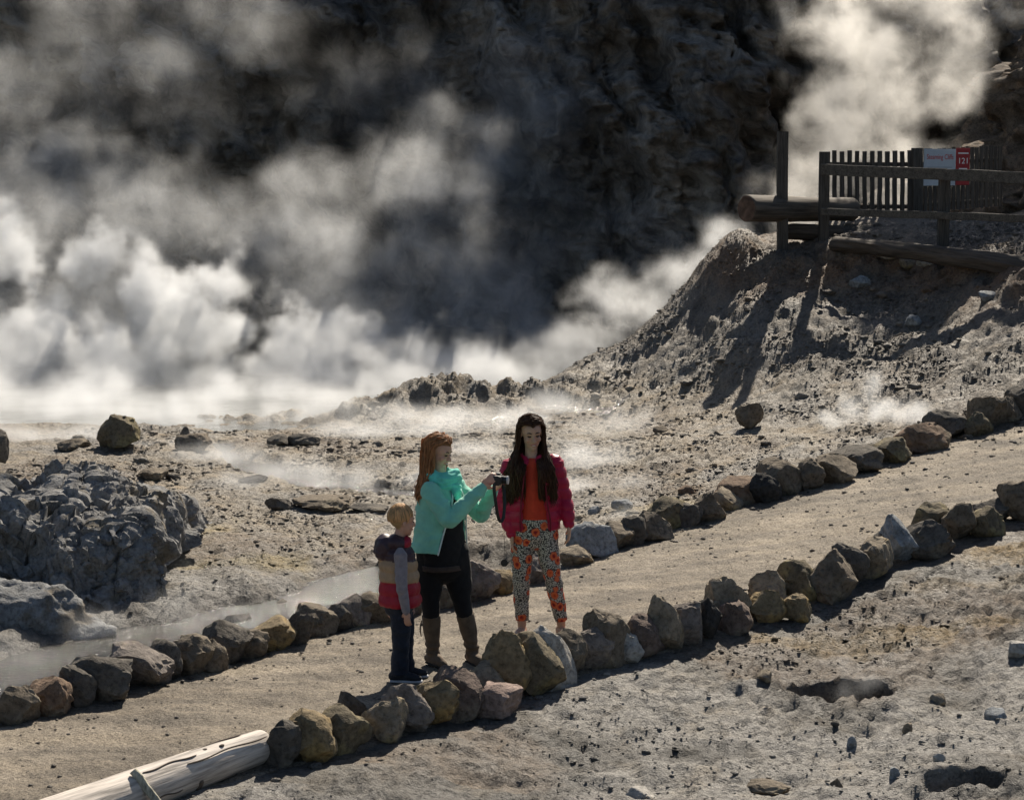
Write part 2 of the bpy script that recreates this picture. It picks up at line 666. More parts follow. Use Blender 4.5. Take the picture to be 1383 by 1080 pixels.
# the footpath between the two lines of boulders
NP, NA = 640, 90
A = resample(NEAR_LINE, NP)
B = resample(FAR_LINE, NP)
tt = np.linspace(-.03, 1.03, NA)[None, :, None]
PP = (A[:, None, :2] * (1 - tt) + B[:, None, :2] * tt).reshape(-1, 2)
pz = terrain(PP[:, 0], PP[:, 1]) + 0.006
edge = np.abs(np.broadcast_to(np.linspace(-.03, 1.03, NA)[None, :], (NP, NA)).ravel() - .5) * 2
pz += 0.010 * (1 - edge ** 2) + 0.005 * fbm(xyz(PP[:, 0] * 5, PP[:, 1] * 5, 2), 3) - .02 * sstep(.97, 1.05, edge)
idx = np.arange(NP * NA).reshape(NP, NA)
pf = np.stack([idx[:-1, :-1], idx[1:, :-1], idx[1:, 1:], idx[:-1, 1:]], -1).reshape(-1, 4)
pm = mesh('path', np.concatenate([PP, pz[:, None]], 1), pf, m_path())
tag(obj('path', pm), 'sandy gravel footpath between two lines of boulders', 'path', kind='structure')


def strip(name, L, w, z, mat, n=160):
    L = resample(L, n)
    d = np.gradient(L[:, :2], axis=0)
    d /= np.linalg.norm(d, axis=1)[:, None]
    nrm = np.stack([-d[:, 1], d[:, 0]], -1)
    v = []
    for k in range(-3, 4):
        q2 = L[:, :2] + nrm * w * k / 3
        zz = np.full(n, z) if z is not None else base_h(q2[:, 0], q2[:, 1]) + .035 + .03 * fbm(xyz(q2[:, 0] * 3, q2[:, 1] * 3, 1), 2)
        v.append(np.concatenate([q2, zz[:, None]], 1))
    v = np.concatenate(v)
    ii = np.arange(7 * n).reshape(7, n)
    f = np.stack([ii[:-1, :-1], ii[:-1, 1:], ii[1:, 1:], ii[1:, :-1]], -1).reshape(-1, 4)
    return obj(name, mesh(name, v, f, mat))


MAT_STREAM = m_water('stream_water', (.035, .034, .030), 18, 1.0, .016)
tag(strip('stream', STREAM, .66, -.08, MAT_STREAM), 'shallow glinting stream behind the far line of boulders', 'stream', kind='structure')
tag(strip('brook', BROOK, .34, -.045, MAT_STREAM), 'thin bright rivulet crossing the steaming flat', 'stream', kind='structure')
tag(strip('rivulet', poly([(690, 580), (730, 565), (765, 556), (800, 551), (840, 548)]), .55, None, MAT_STREAM), 'wet glinting seep on the flat below the ridge', 'stream', kind='structure')
lv = [(-160, 27.0, -.17), (5.0, 27.0, -.17), (5.0, 300, -.17), (-160, 300, -.17)]
lm = mesh('lake', lv, [(0, 1, 2, 3)], m_water('lake_water', (.06, .065, .06), 3, .4, .05))
tag(obj('lake', lm), 'hot lake hidden under rolling steam', 'lake', kind='structure')


# ------------------------------------------------------------------ cliffs
def cliff(name, x0, x1, nx, z1, nz, yfun, mat, amp=1.0, seed=0.0, topvar=.5):
    xs = np.linspace(x0, x1, nx)
    zs = np.linspace(0, 1, nz)
    X, T = np.meshgrid(xs, zs)
    x, t = X.ravel(), T.ravel()
    top = z1 - 2.6 * sstep(2, 9, x) + 2.5 * sstep(10, 15, x) + topvar * fbm(xyz(x * .12, seed, 3), 3)
    z = -1 + (top + 1) * t
    sh = x + .35 * z
    rib = ridged(xyz(sh * .30 + seed, z * .07, 2.0), 3, .45)
    fl = ridged(xyz(sh * .95 + seed, z * .22, 5.0), 4, .55)
    big = fbm(xyz(x * .16 + seed, z * .22, 7), 3)
    st = fbm(xyz(x * .25, z * 1.1 + .3 * x, seed + 4), 4)
    rough = fbm(xyz(x * 1.7, z * 1.7, seed + 1), 5, .6)
    led = np.abs(np.sin(z * 1.15 + 2.2 * fbm(xyz(x * .3, z * .3, 21), 3))) ** .5
    amp = amp * (1 - .75 * sstep(.72, 1.0, t))
    y = yfun(x, z) - amp * (1.7 * rib + .65 * fl + 2.4 * big + .45 * st + .40 * rough - .55 * led)
    y = y - amp * (.42 * facets(np.stack([x * .55, z * .38, y * .3], -1), 3) + .20 * facets(np.stack([x * 1.5, z * 1.0, y * .8], -1), 4))
    v = np.stack([x + .3 * amp * fbm(xyz(x * .8, z * .8, 11 + seed), 3), y, z], -1)
    # plateau behind the rim
    last = v.reshape(nz, nx, 3)[-1]
    back = last.copy()
    back[:, 1] += 4
    back[:, 2] += .3
    back2 = last.copy()
    back2[:, 1] += 5
    back2[:, 2] = -1
    v = np.concatenate([v, back, back2])
    ii = np.arange((nz + 2) * nx).reshape(nz + 2, nx)
    f = np.stack([ii[:-1, :-1], ii[:-1, 1:], ii[1:, 1:], ii[1:, :-1]], -1).reshape(-1, 4)
    return obj(name, mesh(name, v, f, mat))


MAT_CLIFF = m_cliff()
o = cliff('cliff', -34, 22, 620, 11.4, 240, lambda x, z: 52 - .0 * z - 5.0 * sstep(-4, 6, x) + .10 * z + 3 * sstep(7, 14, x), MAT_CLIFF)
tag(o, 'dark fluted cliff face behind the steam', 'cliff', kind='structure')
MAT_BLUFF = m_rock('bluff_rock', (.10, .082, .066), (.19, .14, .10), .3)


def bluff():
    n, k = 200, 150
    u = np.linspace(0, 1, n)
    t = np.linspace(0, 1, k)
    Uu, T = np.meshgrid(u, t)
    uu, tv = Uu.ravel(), T.ravel()
    ang = math.pi * (1.10 + .85 * uu)
    # silhouette: flank rising to the right
    r = 1 - tv ** 1.4
    cx, cyy = 15.0, 43.0
    rad = np.maximum(8.2 - 9.4 * tv, .12)
    x = cx + np.cos(ang) * rad
    y = cyy + np.sin(ang) * rad * .7
    z = 2.0 + 10.5 * tv
    p = xyz(x, y, z)
    d = .55 * fbm(p * .6, 3) + .28 * ridged(p * 1.1 + 3, 4, .6) + .16 * fbm(p * 3, 4, .6)
    d = d + .35 * facets(p * .8, 7) + .16 * facets(p * 2.1, 8)
    x = x + np.cos(ang) * d
    y = y + np.sin(ang) * d
    z = z + .25 * fbm(p * 1.3 + 8, 4)
    v = np.stack([x, y, z], -1)
    ii = np.arange(n * k).reshape(k, n)
    f = np.stack([ii[:-1, :-1], ii[:-1, 1:], ii[1:, 1:], ii[1:, :-1]], -1).reshape(-1, 4)
    return obj('bluff', mesh('bluff', v, f, MAT_BLUFF))


tag(bluff(), 'craggy dark bluff rising behind the picket fence', 'bluff', kind='structure')


# ------------------------------------------------------------------ rocks
def ico(sub):
    bm = bmesh.new()
    bmesh.ops.create_icosphere(bm, subdivisions=sub, radius=1)
    v = np.array([a.co[:] for a in bm.verts])
    f = np.array([[b.index for b in a.verts] for a in bm.faces])
    bm.free()
    return v, f


ICO = {k: ico(k) for k in (1, 2, 3, 4, 5)}


def rock_verts(seed, sub=4, cuts=13, flat=.25, rough=1.0, peak=0.0, lean=0.0):
    r = np.random.default_rng(seed)
    v, f = ICO[sub]
    v = v.copy()
    v *= (1 + .16 * fbm(v * 1.1 + seed * 3.7, 2))[:, None]
    for k in range(cuts):
        n = r.normal(size=3)
        n /= np.linalg.norm(n)
        d = r.uniform(.50, .84)
        ex = np.maximum(0, v @ n - d)
        v = v - np.outer(ex * r.uniform(.8, .97), n)
    if peak:
        t = (v[:, 2] - v[:, 2].min()) / np.ptp(v[:, 2])
        v[:, :2] *= (1.15 - peak * t ** 1.2)[:, None]
    if lean:
        v[:, 0] += lean * (v[:, 2] + .5)
    v = v * (1 + rough * (.060 * fbm(v * 2.4 + seed, 3) + .040 * ridged(v * 3.4 + seed, 4, .6) + .022 * fbm(v * 11 + seed, 3, .6)))[:, None]
    nv = v / np.linalg.norm(v, axis=1)[:, None]
    v = v + nv * (rough * (.045 * facets(v * 1.5 + seed, seed) + .022 * facets(v * 3.6 + seed, seed + 1)))[:, None]
    lo, hi = v.min(0), v.max(0)
    v = (v - (lo + hi) / 2) / ((hi - lo) / 2)
    return v, f                      # fills the -1..1 box


ROCKM = {
    'dark grey': m_rock('rock_dark_grey', (.095, .085, .073), (.15, .13, .10), .25),
    'brown': m_rock('rock_brown', (.135, .112, .085), (.19, .16, .115), .3),
    'ochre': m_rock('rock_ochre', (.18, .14, .085), (.25, .175, .075), .4),
    'olive brown': m_rock('rock_olive', (.125, .105, .072), (.18, .15, .08), .4),
    'mauve grey': m_rock('rock_mauve', (.155, .135, .12), (.20, .17, .13), .3),
    'maroon': m_rock('rock_maroon', (.125, .095, .08), (.16, .13, .10), .3),
    'tan': m_rock('rock_tan', (.21, .175, .13), (.27, .21, .11), .3),
    'pale grey': m_rock('rock_pale', (.30, .285, .26), (.22, .19, .14), .25),
    'blue grey': m_rock('rock_blue_grey', (.22, .23, .235)),
    'pinkish': m_rock('rock_pinkish', (.24, .18, .155)),
    'black': m_rock('rock_black', (.04, .038, .036)),
    'red brown': m_rock('rock_red_brown', (.145, .10, .07), (.17, .14, .10), .3),
}
ORD = ['', 'first', 'second', 'third', 'fourth', 'fifth', 'sixth', 'seventh', 'eighth', 'ninth', 'tenth', 'eleventh', 'twelfth', 'thirteenth', 'fourteenth', 'fifteenth',
       'sixteenth', 'seventeenth', 'eighteenth', 'nineteenth', 'twentieth', 'twenty-first', 'twenty-second', 'twenty-third', 'twenty-fourth', 'twenty-fifth', 'twenty-sixth',
       'twenty-seventh', 'twenty-eighth', 'twenty-ninth', 'thirtieth', 'thirty-first', 'thirty-second', 'thirty-third', 'thirty-fourth', 'thirty-fifth', 'thirty-sixth',
       'thirty-seventh', 'thirty-eighth', 'thirty-ninth', 'fortieth', 'forty-first', 'forty-second', 'forty-third', 'forty-fourth', 'forty-fifth', 'forty-sixth', 'forty-seventh']


def boulder(name, px, py, w, h, colour, seed, peak=0.0, lean=0.0, up=0.0, sub=4, deep=.95, cuts=11, sink=.05):
    """px, py: where its foot meets the ground; w, h in photograph pixels; up: rests on others"""
    g = ground(px, py + up)
    s = F_PX / g[1]
    wm = w / s * 1.17
    hm = max(.05, (h * 1.10 - .14 * w) / s) + sink + .01
    r = np.random.default_rng(seed + 500)
    dm = wm * deep * r.uniform(.85, 1.05)
    v, f = rock_verts(seed, sub, cuts, peak=peak, lean=lean)
    v = v * np.array([wm / 2, dm / 2, hm / 2])
    y = g[1] + dm * .42 + (.14 if up else 0)
    x = g[0] / g[1] * y
    z = float(terrain(np.array([x]), np.array([y]))[0])
    v[:, 2] += hm / 2
    o = obj(name, mesh(name, v, f, ROCKM[colour], True, 32), loc=(x, y, z - sink + up / s * 0.9))
    return o


NEAR = [  # px, base py, w, h, colour, words, peak, lean, up
    (380, 1038, 56, 64, 'dark grey', 'dark capped', 0, 0, 0), (413, 1034, 80, 74, 'ochre', 'rounded', 0, 0, 0), (461, 1023, 76, 70, 'olive brown', 'mossy', 0, 0, 0),
    (474, 985, 44, 52, 'dark grey', 'knobbly', .3, 0, 0), (519, 1006, 58, 62, 'tan', 'angular', .2, -.1, 0), (550, 996, 66, 70, 'mauve grey', 'blocky', 0, 0, 0),
    (586, 984, 70, 64, 'ochre', 'yellow topped', 0, 0, 0), (616, 973, 70, 70, 'maroon', 'dark rounded', .1, 0, 0), (660, 952, 54, 56, 'tan', 'squat', 0, 0, 0),
    (673, 975, 60, 46, 'pinkish', 'low wedge-shaped', .1, .1, 0), (685, 946, 64, 92, 'ochre', 'tall blunt', .45, -.12, 0), (724, 943, 74, 88, 'olive brown', 'dark leaning', .2, -.1, 0),
    (747, 934, 58, 88, 'pale grey', 'slanting', .45, -.28, 0), (764, 920, 52, 64, 'brown', 'smooth upright', 0, 0, 0), (793, 911, 66, 58, 'mauve grey', 'wide', 0, 0, 0),
    (819, 904, 58, 78, 'brown', 'high backed', .3, 0, 0), (849, 897, 38, 40, 'pale grey', 'small', 0, 0, 0), (869, 890, 54, 57, 'maroon', 'flat topped', 0, 0, 0),
    (895, 882, 52, 76, 'tan', 'pointed', .5, -.2, 0), (926, 875, 40, 56, 'mauve grey', 'narrow', .1, 0, 0), (955, 868, 38, 55, 'black', 'narrow dark', 0, 0, 0),
    (990, 858, 46, 42, 'maroon', 'low', 0, 0, 0), (983, 846, 60, 66, 'tan', 'large dome-like', .3, 0, 0), (1035, 842, 50, 44, 'ochre', 'square-cut', 0, 0, 0),
    (1036, 822, 46, 48, 'tan', 'sharp topped', .4, -.1, 0), (1076, 842, 38, 36, 'ochre', 'small golden', .2, 0, 0), (1079, 815, 60, 54, 'olive brown', 'tilted', .1, .1, 0),
    (1122, 817, 64, 70, 'brown', 'bulky', .1, 0, 0), (1145, 796, 48, 58, 'dark grey', 'tall', .2, .1, 0), (1177, 786, 58, 56, 'tan', 'cracked', 0, 0, 0),
    (1192, 760, 46, 44, 'dark grey', 'sloping', .2, 0, 0), (1212, 763, 46, 64, 'blue grey', 'jagged upright', .5, -.3, 0), (1249, 757, 70, 54, 'dark grey', 'broad', 0, 0, 0),
    (1258, 728, 50, 46, 'olive brown', 'rear', .2, 0, 0), (1297, 732, 44, 51, 'brown', 'steep', .1, 0, 0), (1330, 729, 46, 42, 'olive brown', 'cube-like', 0, 0, 0),
    (1340, 709, 60, 38, 'dark grey', 'low pointed', .4, .2, 0), (1374, 707, 52, 58, 'brown', 'bulging', 0, 0, 0), (1420, 690, 60, 55, 'brown', 'edge', 0, 0, 0)]
FAR = [
    (-40, 988, 50, 50, 'brown', 'cut off'), (2, 978, 34, 38, 'dark grey', 'small'), (28, 980, 54, 54, 'brown', 'rounded'), (66, 969, 66, 54, 'red brown', 'wide'), (106, 958, 46, 57, 'dark grey', 'narrow'),
    (141, 951, 76, 68, 'dark grey', 'big dome-like'), (189, 933, 82, 62, 'mauve grey', 'broad pale-topped'), (222, 921, 48, 55, 'dark grey', 'dark wedge-like'), (258, 914, 58, 56, 'brown', 'jutting'),
    (287, 908, 38, 44, 'brown', 'low rounded'), (306, 897, 64, 60, 'dark grey', 'high humped'), (340, 890, 44, 40, 'brown', 'sloping'), (367, 881, 62, 46, 'ochre', 'flat topped'),
    (404, 872, 42, 44, 'dark grey', 'triangular'), (427, 862, 56, 46, 'brown', 'wide'), (455, 855, 40, 38, 'dark grey', 'small'), (475, 850, 50, 47, 'mauve grey', 'domed'), (506, 846, 52, 46, 'brown', 'smooth'),
    (545, 835, 48, 42, 'dark grey', 'hidden'), (604, 822, 42, 44, 'brown', 'half hidden'), (650, 813, 48, 56, 'mauve grey', 'slanting'), (674, 803, 44, 38, 'ochre', 'yellowish'),
    (727, 790, 44, 42, 'mauve grey', 'grey'), (778, 766, 44, 30, 'tan', 'low flat'), (800, 755, 64, 50, 'blue grey', 'large pale'), (832, 745, 48, 38, 'brown', 'squat'), (856, 738, 34, 40, 'dark grey', 'narrow'),
    (881, 732, 50, 42, 'brown', 'steep'), (897, 716, 58, 46, 'olive brown', 'big humped'), (930, 712, 34, 32, 'dark grey', 'little'), (955, 706, 44, 42, 'brown', 'upright'), (980, 692, 42, 32, 'tan', 'low'),
    (996, 685, 58, 38, 'red brown', 'wide reddish'), (1033, 681, 42, 40, 'black', 'blackish'), (1055, 672, 62, 56, 'brown', 'tall domed'), (1095, 664, 34, 44, 'brown', 'slim'), (1127, 656, 54, 42, 'brown', 'wedge-like'),
    (1153, 643, 66, 42, 'dark grey', 'long dark'), (1200, 629, 54, 38, 'olive brown', 'ridged'), (1243, 613, 66, 44, 'red brown', 'broad'), (1278, 595, 60, 44, 'dark grey', 'lumpy'), (1320, 590, 36, 34, 'olive brown', 'small'),
    (1334, 581, 46, 42, 'brown', 'rounded'), (1360, 573, 36, 36, 'brown', 'narrow'), (1378, 565, 36, 40, 'dark grey', 'dark'), (1410, 552, 44, 40, 'brown', 'edge')]
for i, (px, py, w, h, c, wd, pk, ln, up) in enumerate(NEAR):
    o = boulder('boulder', px, py, w, h, c, 100 + i, pk, ln, up)
    tag(o, f'{wd} {c} boulder, {ORD[i + 1]} in the near edging row counting from the white log', 'boulder', 'boulders edging the near side of the path')
for i, (px, py, w, h, c, wd) in enumerate(FAR):
    if px < -30 or px > 1400:
        pass
    o = boulder('boulder', px, py, w, h, c, 200 + i, peak=.12 if i % 3 == 0 else 0)
    tag(o, f'{wd} {c} boulder, {ORD[i + 1]} in the far edging row counting from picture left', 'boulder', 'boulders edging the far side of the path')

# stones that stand alone
LONE = [(161, 613, 54, 48, 'olive brown', 'big cone-shaped olive boulder standing at the lake edge', .55),
        (262, 614, 44, 26, 'brown', 'low brown mound-like rock right of the cone boulder', .2),
        (250, 603, 13, 24, 'dark grey', 'small dark upright stump-like rock on the brown mound', .5),
        (1012, 584, 34, 34, 'brown', 'lone brown block on the flat below the hillside', 0),
        (435, 692, 72, 22, 'brown', 'long low brown ledge on the steaming flat', 0),
        (376, 690, 34, 18, 'dark grey', 'flat dark stone at the left end of the brown ledge', 0),
        (497, 690, 50, 15, 'dark grey', 'thin dark stone at the right end of the brown ledge', 0),
        (342, 650, 36, 12, 'black', 'flat blackish stone beside the thin rivulet', 0),
        (205, 651, 38, 16, 'brown', 'driftwood-like brown stone behind the grey outcrop', 0),
        (100, 612, 40, 16, 'brown', 'low brown stone left of the cone boulder', .1),
        (410, 606, 42, 17, 'dark grey', 'rugged dark stone on the far flat near the knoll', .2),
        (375, 607, 26, 12, 'dark grey', 'small rugged dark stone left of a larger one on the far flat', .2),
        (320, 833, 38, 26, 'dark grey', 'dark wet stone lying in the stream', .1),
        (383, 808, 26, 14, 'dark grey', 'small dark stone on the far stream bank', .1),
        (840, 694, 26, 15, 'blue grey', 'small pale stone on the flat behind the far boulders', 0),
        (803, 694, 16, 11, 'blue grey', 'tiny pale stone left of a larger pale one', 0),
        (893, 586, 20, 11, 'brown', 'small brown stone alone on the flat left of the brown block', 0),
        (967, 593, 13, 8, 'brown', 'tiny brown stone just left of the brown block', 0),
        (928, 672, 22, 14, 'red brown', 'small reddish stone behind the far edging row', 0),
        (1162, 398, 26, 18, 'blue grey', 'pale grey stone half way up the shaded slope', 0),
        (1233, 444, 20, 13, 'blue grey', 'pale grey stone low on the shaded slope', 0),
        (1333, 412, 22, 14, 'blue grey', 'pale flat stone on the slope at picture right', 0),
        (1200, 357, 30, 13, 'pale grey', 'pale stone wedged under the weathered timber edge', 0),
        (1225, 362, 20, 15, 'tan', 'tan stone under the timber edge between two pale ones', 0),
        (1255, 366, 30, 14, 'pale grey', 'right-hand pale stone under the weathered timber edge', 0),
        (1150, 1018, 13, 13, 'blue grey', 'small round grey stone below the open vent', 0),
        (1267, 958, 20, 11, 'tan', 'small yellowish stone right of the open vent', 0),
        (1225, 1000, 12, 10, 'tan', 'tiny tan stone on the near slope below the vent', 0),
        (1268, 1046, 16, 12, 'pale grey', 'pale stone near the small dark pit at lower right', 0),
        (1209, 1062, 16, 11, 'blue grey', 'grey stone at the bottom of the slope left of the small pit', 0),
        (1128, 1066, 18, 8, 'brown', 'flat brown stone at the bottom edge of the slope', 0),
        (1032, 945, 18, 10, 'tan', 'tan stone on the near slope left of the vent', 0),
        (865, 1072, 36, 12, 'pale grey', 'flat pale slab at the bottom of the picture', 0),
        (1035, 1068, 58, 16, 'brown', 'flat brown crust slab at the bottom of the picture', 0),
        (1375, 902, 26, 20, 'pale grey', 'white stone on the slope at the right picture edge', 0),
        (1345, 975, 26, 14, 'blue grey', 'low grey stone on the slope at lower right', 0)]
for i, (px, py, w, h, c, lab, pk) in enumerate(LONE):
    o = boulder('rock', px, py, w, h, c, 300 + i, pk, sub=4 if w > 30 else 3, sink=.035)
    tag(o, lab, 'rock', 'loose rocks on the open ground')

# ------------------------------------------------------------------ grey outcrop on the left
DEPS = None


def fuse(parts, voxel, smooth=3, name='fused'):
    """union of closed shells -> one continuous mesh"""
    vs, fs, k = [], [], 0
    for v, f in parts:
        vs.append(np.asarray(v, float))
        fs += [tuple(int(a) + k for a in q) for q in f]
        k += len(v)
    m = mesh(name + '_raw', np.concatenate(vs), fs, None, False)
    t = bpy.data.objects.new('tmp', m)
    COL.objects.link(t)
    md = t.modifiers.new('r', 'REMESH')
    md.mode = 'VOXEL'
    md.voxel_size = voxel
    if smooth:
        sm = t.modifiers.new('s', 'SMOOTH')
        sm.factor = .5
        sm.iterations = smooth
    dg = bpy.context.evaluated_depsgraph_get()
    dg.update()
    out = bpy.data.meshes.new_from_object(t.evaluated_get(dg))
    bpy.data.objects.remove(t)
    bpy.data.meshes.remove(m)
    out.name = name
    out.polygons.foreach_set('use_smooth', np.ones(len(out.polygons), bool))
    return out


def rough_rock(m, amp, f1, f2, seed=0.0):
    c, n = coords(m), normals(m)
    d = amp * (.6 * fbm(c * f1 + seed, 4) + .5 * ridged(c * f1 * 1.6 + seed, 4, .6) - .3 + .25 * fbm(c * f2 + seed, 3, .6))
    c = c + n * d[:, None]
    m.vertices.foreach_set('co', c.ravel())
    m.update()


def outcrop(name, spots, mat, voxel=.03, amp=.06, seed=0):
    parts = []
    cx = np.mean([s[0] for s in spots])
    cyy = np.mean([s[1] for s in spots])
    for i, (x, y, z, rx, ry, rz) in enumerate(spots):
        v, f = rock_verts(900 + seed * 50 + i, 3, 10)
        parts.append((v * np.array([rx, ry, rz]) + np.array([x - cx, y - cyy, z]), f))
    m = fuse(parts, voxel, 1, name)
    rough_rock(m, amp, 2.2, 14, seed)
    c, n = coords(m), normals(m)
    cr = sum(w * np.clip(1 - np.abs(pnoise(c * np.array([1, 1, .7]) * fq + seed * 3.1 + .35 * pnoise(c * fq * 2)[:, None])) * 7, 0, 1) for fq, w in ((2.3, 1.0), (5.0, .6), (9.5, .35)))
    c = c + n * (amp * (-.65 * cr + .16 * fbm(c * 12, 3, .6)))[:, None]
    m.vertices.foreach_set('co', c.ravel())
    m.update()
    m.materials.append(mat)
    return obj(name, m, loc=(cx, cyy, 0))


MAT_OUT = m_rock('outcrop_rock', (.165, .163, .160), (.15, .13, .10), .3)


def bank(name, label):
    nu, nt = 420, 300
    u = np.linspace(0, 1, nu)
    t = np.linspace(0, 1, nt)
    Uu, Tt = np.meshgrid(u, t)
    u, t = Uu.ravel(), Tt.ravel()
    px = -260 + 468 * u
    # profile from the foot of the face, over the brow, back to the flat
    tk = np.array([0, .10, .38, .46, .75, 1.0])
    yk = np.array([16.15, 16.2, 16.55, 16.8, 18.6, 20.6])
    zk = np.array([-.12, .02, .50, .60, .66, -.10])
    y0 = np.interp(t, tk, yk)
    z0 = np.interp(t, tk, zk)
    left = sstep(150, -40, px)
    z0 = z0 * (1 + .45 * fbm(xyz(px * .012, t * 2.0, 4), 3) * sstep(.25, .45, t) * (t < .98))
    z0 = np.where(z0 > 0, z0 * (1 + .10 * left - .9 * sstep(184, 209, px) ** 2), z0)
    y0 = y0 - .5 * left * (1 - t) - .25 * np.exp(-((px - 110) / 60) ** 2) * (1 - t)
    y0 = y0 + (.5 * sstep(170, 209, px)) * (1 - t) * 1.2
    x = (px - IW / 2) / F_PX * 16.9 * (1 + .02 * t)
    P = np.stack([x, y0, z0], -1)
    G = P.reshape(nt, nu, 3)
    n = np.cross(np.gradient(G, axis=1), np.gradient(G, axis=0)).reshape(-1, 3)
    n /= np.linalg.norm(n, axis=1)[:, None] + 1e-9
    n *= np.sign((n * np.array([0, -.6, .8])).sum(1))[:, None]
    Q = P * np.array([1, 1, .8]) + .12 * np.stack([fbm(P * 2.2 + k, 2) for k in (0, 5, 9)], -1)
    lim = lambda a: np.clip(a, -1.1, 1.1)
    d = .13 * fbm(P * 1.1, 3) + .11 * lim(facets(Q * 1.7, 2)) + .062 * lim(facets(Q * 3.9, 5)) + .028 * lim(facets(Q * 9, 6)) + .018 * fbm(P * 13, 3, .6) + .03 * ridged(P * 2.6, 3)
    d = d * np.clip(np.minimum(t / .06, (1 - t) / .1), .15, 1) * (1 - .25 * sstep(.40, .52, t))
    P = P + n * d[:, None]
    o0 = P.mean(0) * (1, 1, 0)
    ii = np.arange(nu * nt).reshape(nt, nu)
    f = np.stack([ii[:-1, :-1], ii[:-1, 1:], ii[1:, 1:], ii[1:, :-1]], -1).reshape(-1, 4)
    m = mesh(name, P - o0, f, MAT_OUT, True, 38)
    return tag(obj(name, m, loc=tuple(o0)), label, 'outcrop')


bank('outcrop', 'big grey crumbling rock outcrop in shade at picture left')
spots = []
for px, py, y, rx, rz in ((20, 825, 15.6, .55, .26), (-60, 830, 15.5, .6, .3), (75, 835, 15.6, .42, .17), (110, 845, 15.55, .3, .10), (-10, 812, 15.9, .4, .25)):
    g = W(px, py, y)
    spots.append((g[0], g[1], g[2] - .05, rx, rx * .6, rz))
tag(outcrop('mud_mound', spots, m_rock('mound_mud', (.165, .168, .17), (.12, .105, .085), .3), .025, .03, 2), 'pale blue-grey mud mound at the foot of the outcrop', 'mound')
g = W(4, 600, 19.0)
v, f = rock_verts(77, 4, 12, peak=.4)
o = obj('rock', mesh('rock', v * np.array([.10, .12, .18]), f, ROCKM['dark grey'], True, 32), loc=(g[0] - .05, 19.0, g[2] - .02))
tag(o, 'upright dark stone on top of the outcrop at the left picture edge', 'rock', 'loose rocks on the open ground')

# ------------------------------------------------------------------ timber on the platform
def tube(pts, radii, seg=14, sub=6, hint=(1, 0, 0), cap=3, mod=None):
    """closed loft along a smooth curve; radii: scalars or (a, b); returns verts, faces"""
    P = np.array(pts, float)
    R = np.array([(r, r) if np.isscalar(r) else r for r in radii], float)
    n = len(P)
    if n > 2 and sub > 1:
        Q, S = [], []
        for i in range(n - 1):
            p0, p1, p2, p3 = P[max(i - 1, 0)], P[i], P[i + 1], P[min(i + 2, n - 1)]
            r0, r1, r2, r3 = R[max(i - 1, 0)], R[i], R[i + 1], R[min(i + 2, n - 1)]
            for k in range(sub):
                t = k / sub
                w = (-.5 * t + t * t - .5 * t ** 3, 1 - 2.5 * t * t + 1.5 * t ** 3, .5 * t + 2 * t * t - 1.5 * t ** 3, -.5 * t * t + .5 * t ** 3)
                Q.append(w[0] * p0 + w[1] * p1 + w[2] * p2 + w[3] * p3)
                S.append(r1 + (r2 - r1) * t * t * (3 - 2 * t))
        Q.append(P[-1])
        S.append(R[-1])
    else:
        Q, S = [], []
        for i in range(n - 1):
            for k in range(sub):
                t = k / sub
                Q.append(P[i] * (1 - t) + P[i + 1] * t)
                S.append(R[i] * (1 - t) + R[i + 1] * t)
        Q.append(P[-1])
        S.append(R[-1])
    Q, S = np.array(Q), np.array(S)
    T = np.gradient(Q, axis=0)
    T /= np.linalg.norm(T, axis=1)[:, None] + 1e-12
    if cap:
        q0, q1, s0, s1, pre, post = Q[0], Q[-1], S[0], S[-1], [], []
        for k in range(cap, 0, -1):
            a = math.pi / 2 * k / (cap + .3)
            pre.append((q0 - T[0] * s0.min() * math.sin(a), s0 * math.cos(a)))
        for k in range(1, cap + 1):
            a = math.pi / 2 * k / (cap + .3)
            post.append((q1 + T[-1] * s1.min() * math.sin(a), s1 * math.cos(a)))
        T = np.concatenate([np.repeat(T[:1], cap, 0), T, np.repeat(T[-1:], cap, 0)])
        Q = np.concatenate([np.array([a for a, _ in pre]), Q, np.array([a for a, _ in post])])
        S = np.concatenate([np.array([b for _, b in pre]), S, np.array([b for _, b in post])])
    h = np.array(hint, float)
    A = h[None] - T * (T @ h)[:, None]
    A /= np.linalg.norm(A, axis=1)[:, None] + 1e-9
    Bv = np.cross(T, A)
    an = np.linspace(0, 2 * math.pi, seg, endpoint=False)
    c, s = np.cos(an), np.sin(an)
    V = Q[:, None] + A[:, None] * (S[:, 0][:, None] * c)[:, :, None] + Bv[:, None] * (S[:, 1][:, None] * s)[:, :, None]
    m = len(Q)
    V = V.reshape(-1, 3)
    f = []
    for i in range(m - 1):
        for j in range(seg):
            a, b = i * seg + j, i * seg + (j + 1) % seg
            f.append((a, b, b + seg, a + seg))
    f.append(tuple(range(seg - 1, -1, -1)))
    f.append(tuple(range((m - 1) * seg, m * seg)))
    return V, f


def ell(c, r, sub=3, rot=None):
    v, f = ICO[sub]
    v = v * np.array(r, float)
    if rot is not None:
        v = v @ np.array(rot).T
    return v + np.array(c, float), [tuple(q) for q in f]


